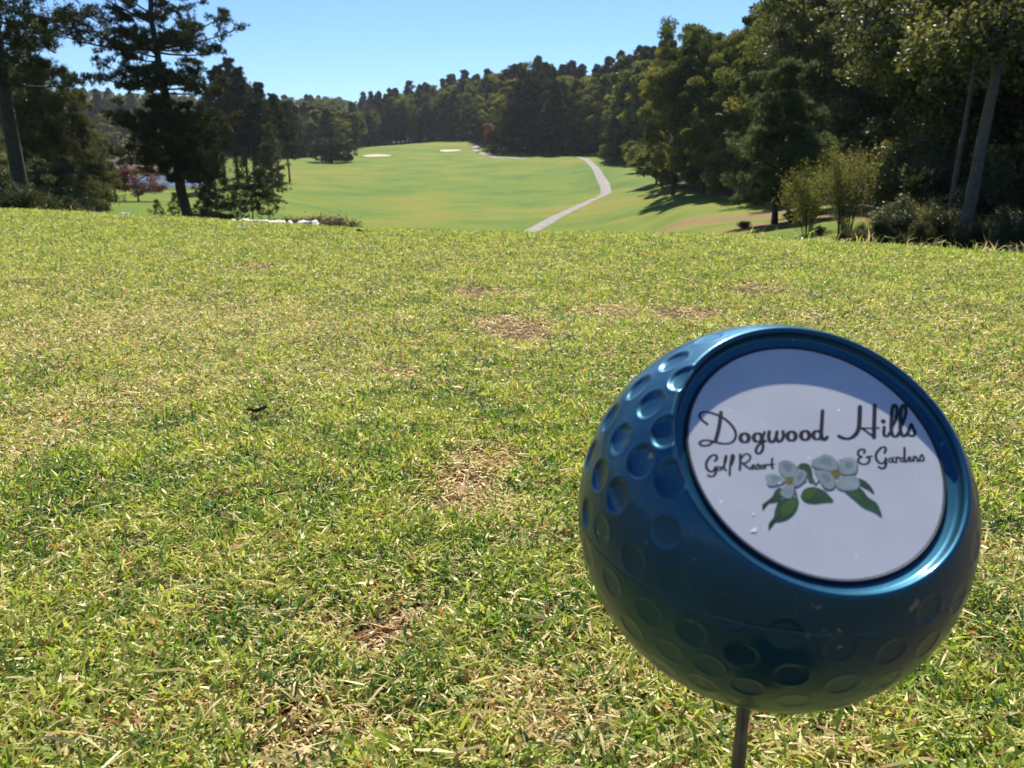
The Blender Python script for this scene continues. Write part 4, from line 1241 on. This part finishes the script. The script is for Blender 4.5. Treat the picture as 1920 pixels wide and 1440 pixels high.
bush_y = thicket(52, 1.4, .9, 12, 900, .07, 'yellow', hues=(.1, .8))
for px, d, h, kit, lab in ((15, 30, 1.9, bush_d, 'dark leafy shrub behind the brow at the left frame edge'), (60, 32, 1.7, bush_d, 'dark shrub behind the brow below the left edge pine'), (95, 34, 1.5, bush_d, 'dark shrub between the left edge trunk and the yellow shrub'),
                           (118, 38, 1.4, bush_y, 'yellow green shrub where the left thicket meets the grass'), (140, 40, 1.5, bush_d, 'last dark shrub of the left thicket beside the open grass')):
    place('shrub', kit, px, d, label=lab, cat='shrub', group='shrubs under the left thicket', H0=1.5, height=h)

# --- trees round the pond
round_a = hardwood(61, 9.0, 1.8, 2.6, clumps=70, per=170, leaf=.30, mat='hard', trunk_r=.22, cr=.27, tri=True)
place('broadleaf_tree', hardwood(62, 9, 1.5, 3.0, clumps=70, per=170, leaf=.28, mat='shrub', trunk_r=.2, cr=.27, tri=True), 216, 128, 272, 'dark rounded tree standing on the grass left of the red tree', 'tree', H0=9, wide=.8)
place('russet_tree', hardwood(63, 5.0, 1.0, 3.2, clumps=60, per=150, leaf=.22, mat='red', trunk_r=.14, cr=.26, tri=True), 258, 128, 313, 'low spreading tree with rust red leaves on the grass by the pond', 'tree', H0=5, wide=1.05)
place('broadleaf_tree', round_a, 345, 190, 268, 'dark tree on the near pond bank behind the tall pine', 'tree', H0=9)
place('broadleaf_tree', round_a, 165, 120, 250, 'dark tree between the left thicket and the rounded tree', 'tree', H0=9)
mid = [(392, 150, 208), (425, 165, 150), (448, 172, 138), (466, 168, 152), (498, 170, 175), (524, 178, 192), (480, 200, 180), (545, 200, 205), (512, 150, 240)]
for i, (px, d, t) in enumerate(mid):
    place('pine_tree', (dark_m, dark_n)[i % 2] if t < 230 else soft_b, px, d, t, 'dark tall pine in the clump between the pond and the fairway' if t < 230 else 'short dark pine at the right end of the pond clump', 'pine tree', 'pines between the pond and the fairway' if t < 230 else None, H0=20 if t < 230 else 12)
# young pines by the boulders
sap = pine(71, 5.0, .8, 1.5, limbs=30, per=17, k=9, Ln=.24, wd=.035, trunk_r=.06, cl=.6, flat=.8)
sap2 = pine(72, 5.0, 1.6, 1.6, limbs=22, per=16, k=9, Ln=.24, wd=.035, trunk_r=.055, cl=.6, flat=.8, top_taper=False)
for px, d, t, kit, lab in ((405, 58, 292, sap, 'slim young pine just right of the tall pine trunk'), (470, 57, 306, sap2, 'open crowned young pine behind the white boulders'), (500, 56.5, 322, sap2, 'shorter open young pine at the right of the sapling clump'),
                           (380, 60, 345, sap, 'small bushy young pine at the foot of the tall pine'), (450, 62, 345, sap2, 'low young pine in the middle of the sapling clump')):
    place('young_pine', kit, px, d, t, lab, 'pine tree', 'young pines behind the boulders', H0=5)
for px, d, t, lab in ((292, 56, 368, 'tiny sapling left of the tall pine trunk'), (326, 57, 358, 'tiny dark sapling close to the tall pine trunk')):
    place('young_pine', sap2, px, d, t, lab, 'pine tree', H0=5, wide=.7)
reed = thicket(53, 1.2, 1.3, 34, 420, .07, 'reed', arch=.15, stem_r=.01)
reed2 = thicket(54, 1.2, 1.0, 26, 700, .06, 'shrub', arch=.2, stem_r=.01)
for i, (px, d, t) in enumerate(((272, 57, 392), (300, 58, 390), (325, 58, 392), (365, 59, 388), (395, 60, 385), (425, 60, 388), (525, 59, 396), (548, 59, 395), (572, 58.5, 398), (592, 58, 394), (612, 57.5, 392), (628, 57, 397))):
    place('shrub', (reed, reed2)[i % 2] if px > 340 else reed, px, d, t, 'low brown and grey scrub growing along the boulders below the tee', 'shrub', 'scrub along the boulders', H0=1.2, wide=1.0)

# --- pale boulders
for i, (px, d, w, h) in enumerate(((305, 55, 14, .30), (322, 55, 13, .28), (340, 55, 13, .26), (362, 55, 12, .3), (378, 55, 13, .34), (396, 54.5, 15, .42), (412, 54.5, 15, .4), (430, 54, 20, .42), (449, 54, 18, .46), (470, 54, 20, .40), (490, 54, 22, .5), (516, 53.5, 30, .48), (541, 53.5, 10, .34), (575, 53, 46, .5))):
    b_ = bmesh_v = MB(); r_ = np.random.default_rng(100 + i)
    nu, nv = 14, 9; V = []
    wx = w / F * d * .5; hy = max(wx * .7, .45); wx *= r_.uniform(.9, 1.5)
    for a in range(nv):
        for b in range(nu):
            th = pi * (a + .5) / nv; p_ = 2 * pi * b / nu
            k = 1 + .45 * (fbm(np.array([2 * cos(p_) * sin(th) + 5 + i]), np.array([2 * sin(p_) * sin(th) + 2 * cos(th) + 5]), i, 3)[0] - .5) * 2
            V.append((wx * sin(th) * cos(p_) * k, hy * sin(th) * sin(p_) * k, h * np.clip(cos(th) * 1.5, -1, 1) * k * .9))
    V.append((0, 0, h * .9)); V.append((0, 0, -h * .9))
    F_ = [[a * nu + b, (a + 1) * nu + b, (a + 1) * nu + (b + 1) % nu, a * nu + (b + 1) % nu] for a in range(nv - 1) for b in range(nu)]
    F_ += [[nv * nu, b, (b + 1) % nu] for b in range(nu)] + [[nv * nu + 1, (nv - 1) * nu + (b + 1) % nu, (nv - 1) * nu + b] for b in range(nu)]
    b_.add(V, F_)
    q = polar(px, d)
    zc_ = z_at(px, 421.5 if px > 480 else 415.5 + (px - 300) * .028, d)
    o = obj('boulder', b_.mesh('boulder', M['rock'], True), None, (q[0], q[1], zc_ - h * .45 + (0 if i in (7, 11, 13) else r_.uniform(-.08, .04))))
    o.rotation_euler = (0, 0, r_.uniform(-.3, .3))
    tag(o, 'widest flat topped white boulder at the right end of the row' if i == 13 else 'pale boulder in the row below the tee', 'boulder', None if i == 13 else 'white boulders below the tee')

# --- evergreen clump and small trees round the far green
far_ev = hardwood(81, 6.0, .1, 3.2, clumps=60, per=110, leaf=.34, mat='pine', trunk_r=.2, cr=.3, tri=True)
for px, d, t, w, lab in ((606, 292, 266, 1.0, 'left dark evergreen of the clump standing left of the bunker'), (626, 288, 262, 1.0, 'middle dark evergreen of the clump left of the bunker'), (648, 290, 268, .9, 'right dark evergreen of the clump left of the bunker')):
    place('evergreen_tree', far_ev, px, d, t, lab, 'tree', 'evergreens left of the bunker', H0=6, wide=w)
place('russet_tree', hardwood(82, 6.0, .8, 2.2, clumps=40, per=90, leaf=.4, mat='orange', trunk_r=.16, cr=.3, tri=True), 928, 345, 236, 'small orange red tree at the head of the far cart path', 'tree', H0=6)
place('broadleaf_tree', hardwood(83, 4.0, .1, 2.6, clumps=40, per=90, leaf=.34, mat='hard', trunk_r=.16, cr=.3, tri=True), 924, 322, 273, 'low rounded green shrub tree inside the bend of the far path', 'tree', H0=4)
place('broadleaf_tree', hardwood(84, 3.0, .3, 1.6, clumps=30, per=70, leaf=.34, mat='yellow', trunk_r=.1, cr=.3, tri=True, hues=(0, .4)), 870, 420, 245, 'small yellow green tree on the bank behind the far green', 'tree', H0=3)
place('young_pine', sap, 944, 296, 283, 'little pine beside the far cart path', 'pine tree', H0=5)
place('young_pine', soft_a, 1062, 290, 264, 'small pale pine in front of the wood beside the path end', 'pine tree', H0=12, wide=1.1)

# --- the wood beyond the fairway
def T(px):
    xs = [380, 440, 480, 520, 600, 680, 700, 760, 800, 830, 860, 900, 930, 980, 1010, 1060, 1110, 1160, 1200, 1230, 1300]
    ys = [165, 160, 178, 184, 189, 190, 186, 176, 172, 162, 154, 152, 145, 136, 132, 140, 140, 126, 112, 104, 70]
    return float(np.interp(px, xs, ys))


fp = [pine(91 + i, 22.0, b, r, limbs=60, per=18, k=6, Ln=.8, wd=.22, trunk_r=.26, mat='pine', cl=1.3, flat=1.0) for i, (b, r) in enumerate(((2.5, 4.6), (6, 4.4), (1, 5.0)))]
fh = [hardwood(95 + i, 20.0, b, r, clumps=80, per=110, leaf=.6, mat='hard', trunk_r=.28, cr=.24, tri=True) for i, (b, r) in enumerate(((1.5, 5.0), (3, 5.5), (.5, 4.5)))]
nwood = 0
rr_ = random.Random(9)
fronts = [(560, 345), (600, 355), (640, 375), (690, 425), (760, 440), (830, 440), (890, 425), (935, 372), (950, 315), (1000, 306), (1060, 300), (1110, 298), (1160, 262), (1200, 236), (1240, 205)]
fx = [a for a, b in fronts]; fd = [b for a, b in fronts]
for row, (off, n, drop) in enumerate(((4, 66, 24), (20, 58, 14), (42, 50, 6), (75, 46, 0))):
    for i in range(n):
        px = 545 + (1250 - 545) * (i + rr_.random()) / n
        d = float(np.interp(px, fx, fd)) + off + rr_.uniform(-6, 8)
        t = T(px) + drop * (1 if px > 700 else .6) + rr_.gauss(0, 4) + (6 if row == 0 else 0)
        if px < 700: t = T(px) + 22 + rr_.uniform(0, 42) - row * 5
        gz = polar(px, d)[2]
        h = CAM[2] + d * (HOR - t) / F - gz
        if h < 8: h = 8 + rr_.random() * 4
        h = min(h, 34)
        pinek = rr_.random() < .55
        kit = rr_.choice(fp if pinek else fh)
        place('pine_tree' if pinek else 'broadleaf_tree', kit, px, d, label='tall pine in the dark wood beyond the fairway' if pinek else 'broadleaf tree in the dark wood beyond the fairway',
              cat='pine tree' if pinek else 'tree', group='pines in the wood beyond the fairway' if pinek else 'broadleaf trees in the wood beyond the fairway', H0=22 if pinek else 20, height=h, wide=rr_.uniform(.9, 1.35) * (20 / h)**.4)
        nwood += 1
# hillside beyond the pond and the far ridge
for i in range(120):
    px = rr_.uniform(-60, 720)
    d = rr_.choice([450, 520, 600, 700, 800]) + rr_.uniform(-30, 30)
    top = {450: 232, 520: 216, 600: 203, 700: 192, 800: 184}[min([450, 520, 600, 700, 800], key=lambda v: abs(v - d))] + rr_.gauss(0, 4)
    if px < 330: top -= 8
    gz = polar(px, d)[2]; h = min(30, max(12, CAM[2] + d * (HOR - top) / F - gz))
    pinek = rr_.random() < .4
    kit = rr_.choice(fp if pinek else fh)
    place('pine_tree' if pinek else 'broadleaf_tree', kit, px, d, label='distant pine on the hazy wooded ridge' if pinek else 'distant broadleaf tree on the hazy wooded ridge',
          cat='pine tree' if pinek else 'tree', group='pines on the far ridge' if pinek else 'broadleaf trees on the far ridge', H0=22 if pinek else 20, height=h, wide=1.15)

# --- the tall broadleaf group right of the fairway
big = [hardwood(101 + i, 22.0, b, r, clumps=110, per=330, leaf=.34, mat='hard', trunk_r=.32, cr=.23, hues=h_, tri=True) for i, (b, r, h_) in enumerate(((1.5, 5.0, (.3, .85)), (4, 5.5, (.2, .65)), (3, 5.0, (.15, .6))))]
for px, d, t, k, w, lab in ((1262, 122, 52, 0, .85, 'tall broadleaf tree with yellowing leaves at the left end of the right-hand wood'), (1240, 142, 112, 0, .7, 'lower yellowing tree behind the left end of the right-hand wood'),
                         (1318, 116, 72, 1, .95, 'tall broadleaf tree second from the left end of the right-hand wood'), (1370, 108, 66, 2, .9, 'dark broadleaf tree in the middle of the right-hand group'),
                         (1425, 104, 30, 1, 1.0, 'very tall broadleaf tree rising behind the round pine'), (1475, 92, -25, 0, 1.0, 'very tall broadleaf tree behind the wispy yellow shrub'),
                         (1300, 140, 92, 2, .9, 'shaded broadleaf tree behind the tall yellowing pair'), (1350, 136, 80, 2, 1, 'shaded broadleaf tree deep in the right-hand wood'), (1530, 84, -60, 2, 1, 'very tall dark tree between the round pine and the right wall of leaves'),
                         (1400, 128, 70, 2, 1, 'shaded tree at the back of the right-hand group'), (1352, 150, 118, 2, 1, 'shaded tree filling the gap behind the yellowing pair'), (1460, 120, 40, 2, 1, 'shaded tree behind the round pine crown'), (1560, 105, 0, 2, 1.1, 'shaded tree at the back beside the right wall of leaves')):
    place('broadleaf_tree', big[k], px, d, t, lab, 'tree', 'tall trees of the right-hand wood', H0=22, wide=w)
under = hardwood(111, 6.0, .2, 2.6, clumps=60, per=200, leaf=.26, mat='hard', trunk_r=.12, cr=.3, tri=True)
for px, d, t in ((1230, 150, 265), (1268, 132, 262), (1300, 128, 268), (1335, 122, 258), (1365, 112, 262), (1400, 104, 250), (1480, 90, 262), (1520, 78, 262), (1190, 222, 262), (1150, 250, 262), (1215, 190, 258)):
    place('undergrowth_tree', under, px, d, t, 'low shaded tree filling the foot of the wood', 'tree', 'low trees at the foot of the wood', H0=6, wide=1.2)

# round pine near the brow
M['pine_green'] = leaf_mat('bright_pine_needles', [(0.0, (.032, .055, .022)), (0.5, (.085, .125, .048)), (1.0, (.15, .17, .06))], .4, .02)
rp = pine(121, 8.2, 1.15, 3.3, limbs=70, per=34, k=9, Ln=.26, wd=.032, trunk_r=.17, mat='pine_green', cl=.62, flat=.75, lean=(.1, 0))
place('pine_tree', rp, 1457, 44.5, 150, 'round crowned green pine with a short bare trunk right of the fairway', 'pine tree', H0=8.2, rz=.4, wide=1.03)
for px, d, h, k, lab in ((1400, 44, .5, 1, 'low dark scrub on the brown slope left of the round pine trunk'), (1490, 43, .7, 0, 'dark scrub at the right foot of the round pine trunk'), (1520, 42, .9, 0, 'dark scrub between the round pine and the wispy shrub')):
    place('shrub', (bush_d, reed)[k], px, d, label=lab, cat='shrub', H0=1.5, height=h, wide=1.0)

# wispy yellow shrub
wisp = thicket(131, 4.6, 2.3, 26, 300, .11, 'yellow', arch=.45, stem_r=.024, hues=(.1, .75), bark='bark', low=.55)
place('shrub', wisp, 1592, 30, 240, 'tall wispy yellow green shrub with thin dark arching stems', 'shrub', H0=4.6, rz=1.0, wide=.8)
wisp2 = thicket(132, 3.0, 1.7, 18, 330, .09, 'yellow', arch=.4, stem_r=.016, hues=(0, .7), bark='bark', low=.6)
place('shrub', wisp2, 1522, 33, 288, 'smaller wispy yellow shrub leaning towards the round pine', 'shrub', H0=3.0, rz=2.0, wide=.8)

# --- the wall of leaves at the right
wall = [hardwood(141 + i, 15.0, b, r, clumps=150, per=420, leaf=.17, mat='hard_near', trunk_r=.20, cr=.22, hues=h_, bark='bark') for i, (b, r, h_) in enumerate(((1.2, 4.0, (.2, .7)), (2.4, 4.2, (.1, .5))))]
W_ = [(1650, 54, 0, 15), (1722, 52, 1, 15), (1800, 39, 0, 14), (1850, 38, 1, 16), (1950, 34, 0, 15), (2080, 33, 1, 15), (2230, 30, 0, 15), (1570, 60, 1, 17), (1650, 58, 0, 17), (1730, 55, 1, 17), (1810, 52, 1, 17), (1900, 50, 0, 17), (2020, 48, 1, 17), (2150, 48, 0, 16),
      (1690, 75, 1, 18), (1800, 72, 1, 18), (1920, 70, 1, 18), (2060, 70, 1, 18)]
for px, d, k, h in W_:
    place('broadleaf_tree', wall[k], px, d, label='dark broadleaf tree in the wall of leaves at the right edge', cat='tree', group='trees of the right wall of leaves', H0=15, height=h)
# leaning pale trunk: a tree of its own, crown high above
lt = hardwood(151, 17.0, 4.4, 3.8, clumps=130, per=330, leaf=.17, mat='hard_near', trunk_r=.17, bark='bark_pale', lean=(.75, 0), cr=.25, wobf=.2)
place('broadleaf_tree', lt, 1818, 25, label='tall tree with a smooth pale leaning trunk at the right', cat='tree', H0=17, height=17, rz=-az_of(1803) - .1)
th = hardwood(152, 13.0, 5.0, 2.4, clumps=40, per=300, leaf=.17, mat='hard_near', trunk_r=.10, bark='bark_pale', lean=(.5, 0), cr=.28, wobf=.4)
place('broadleaf_tree', th, 1785, 29, label='slender grey stemmed tree just left of the pale leaning trunk', cat='tree', H0=13, height=13, rz=.2)
ug = thicket(161, 2.4, 1.5, 22, 1300, .085, 'hard_near', stem_r=.014, hues=(.1, .8))
ug2 = thicket(162, 3.4, 1.3, 20, 1500, .10, 'shrub', stem_r=.014, hues=(.2, .8))
for i, (px, d, t) in enumerate(((1545, 31, 408), (1590, 27, 415), (1632, 26, 400), (1665, 25, 378), (1700, 26, 350), (1735, 24, 385), (1770, 27, 355), (1830, 23, 385), (1870, 25, 365), (1920, 22, 380), (1980, 23, 360), (2060, 22, 370), (1715, 33, 262), (1750, 31, 290), (1880, 30, 300), (1960, 28, 290))):
    place('shrub', (ug, ug2)[i % 2], px, d, t, 'leafy undergrowth shrub in front of the right wall of leaves', 'shrub', 'undergrowth at the right edge', H0=(2.4, 3.4)[i % 2])

# distant wooded cover on the hills: too dense to count
def woods():
    n = 26000
    a = rng.uniform(radians(-48), radians(48), n); d = 860 + rng.random(n)**.8 * 900
    x, y = np.sin(a) * d, np.cos(a) * d
    z = H(x, y) + rng.uniform(2, 17, n)
    hue = np.clip(.45 + .35 * (fbm(x / 30, y / 30, 77) - .5) * 2 + rng.normal(0, .1, n), 0, 1)
    me = leaves_mesh('distant_woods', np.stack([x, y, z], 1), 7.0, hue, M['hard'], .8, .6, True)
    tag(obj('distant_woods', me), 'far wooded hills closing the view', 'woods', kind='stuff')


woods()

# --- air
hz = MB()
X0, X1, Y0, Y1, Z0, Z1 = -1950, 1950, -1950, 1950, -12, 110
V = [(X0, Y0, Z0), (X1, Y0, Z0), (X1, Y1, Z0), (X0, Y1, Z0), (X0, Y0, Z1), (X1, Y0, Z1), (X1, Y1, Z1), (X0, Y1, Z1)]
hz.add(V, [[0, 3, 2, 1], [4, 5, 6, 7], [0, 1, 5, 4], [1, 2, 6, 5], [2, 3, 7, 6], [3, 0, 4, 7]])
hm, nt, out = new_mat('haze_air')
pv = N(nt, 'ShaderNodeVolumePrincipled')
pv.inputs['Color'].default_value = (.80, .88, 1.0, 1)
pv.inputs['Density'].default_value = .00008
pv.inputs['Anisotropy'].default_value = .3
nt.links.new(pv.outputs[0], out.inputs['Volume'])
tag(obj('haze', hz.mesh('haze', hm, False)), 'thin pale haze filling the valley air', 'haze', kind='stuff')
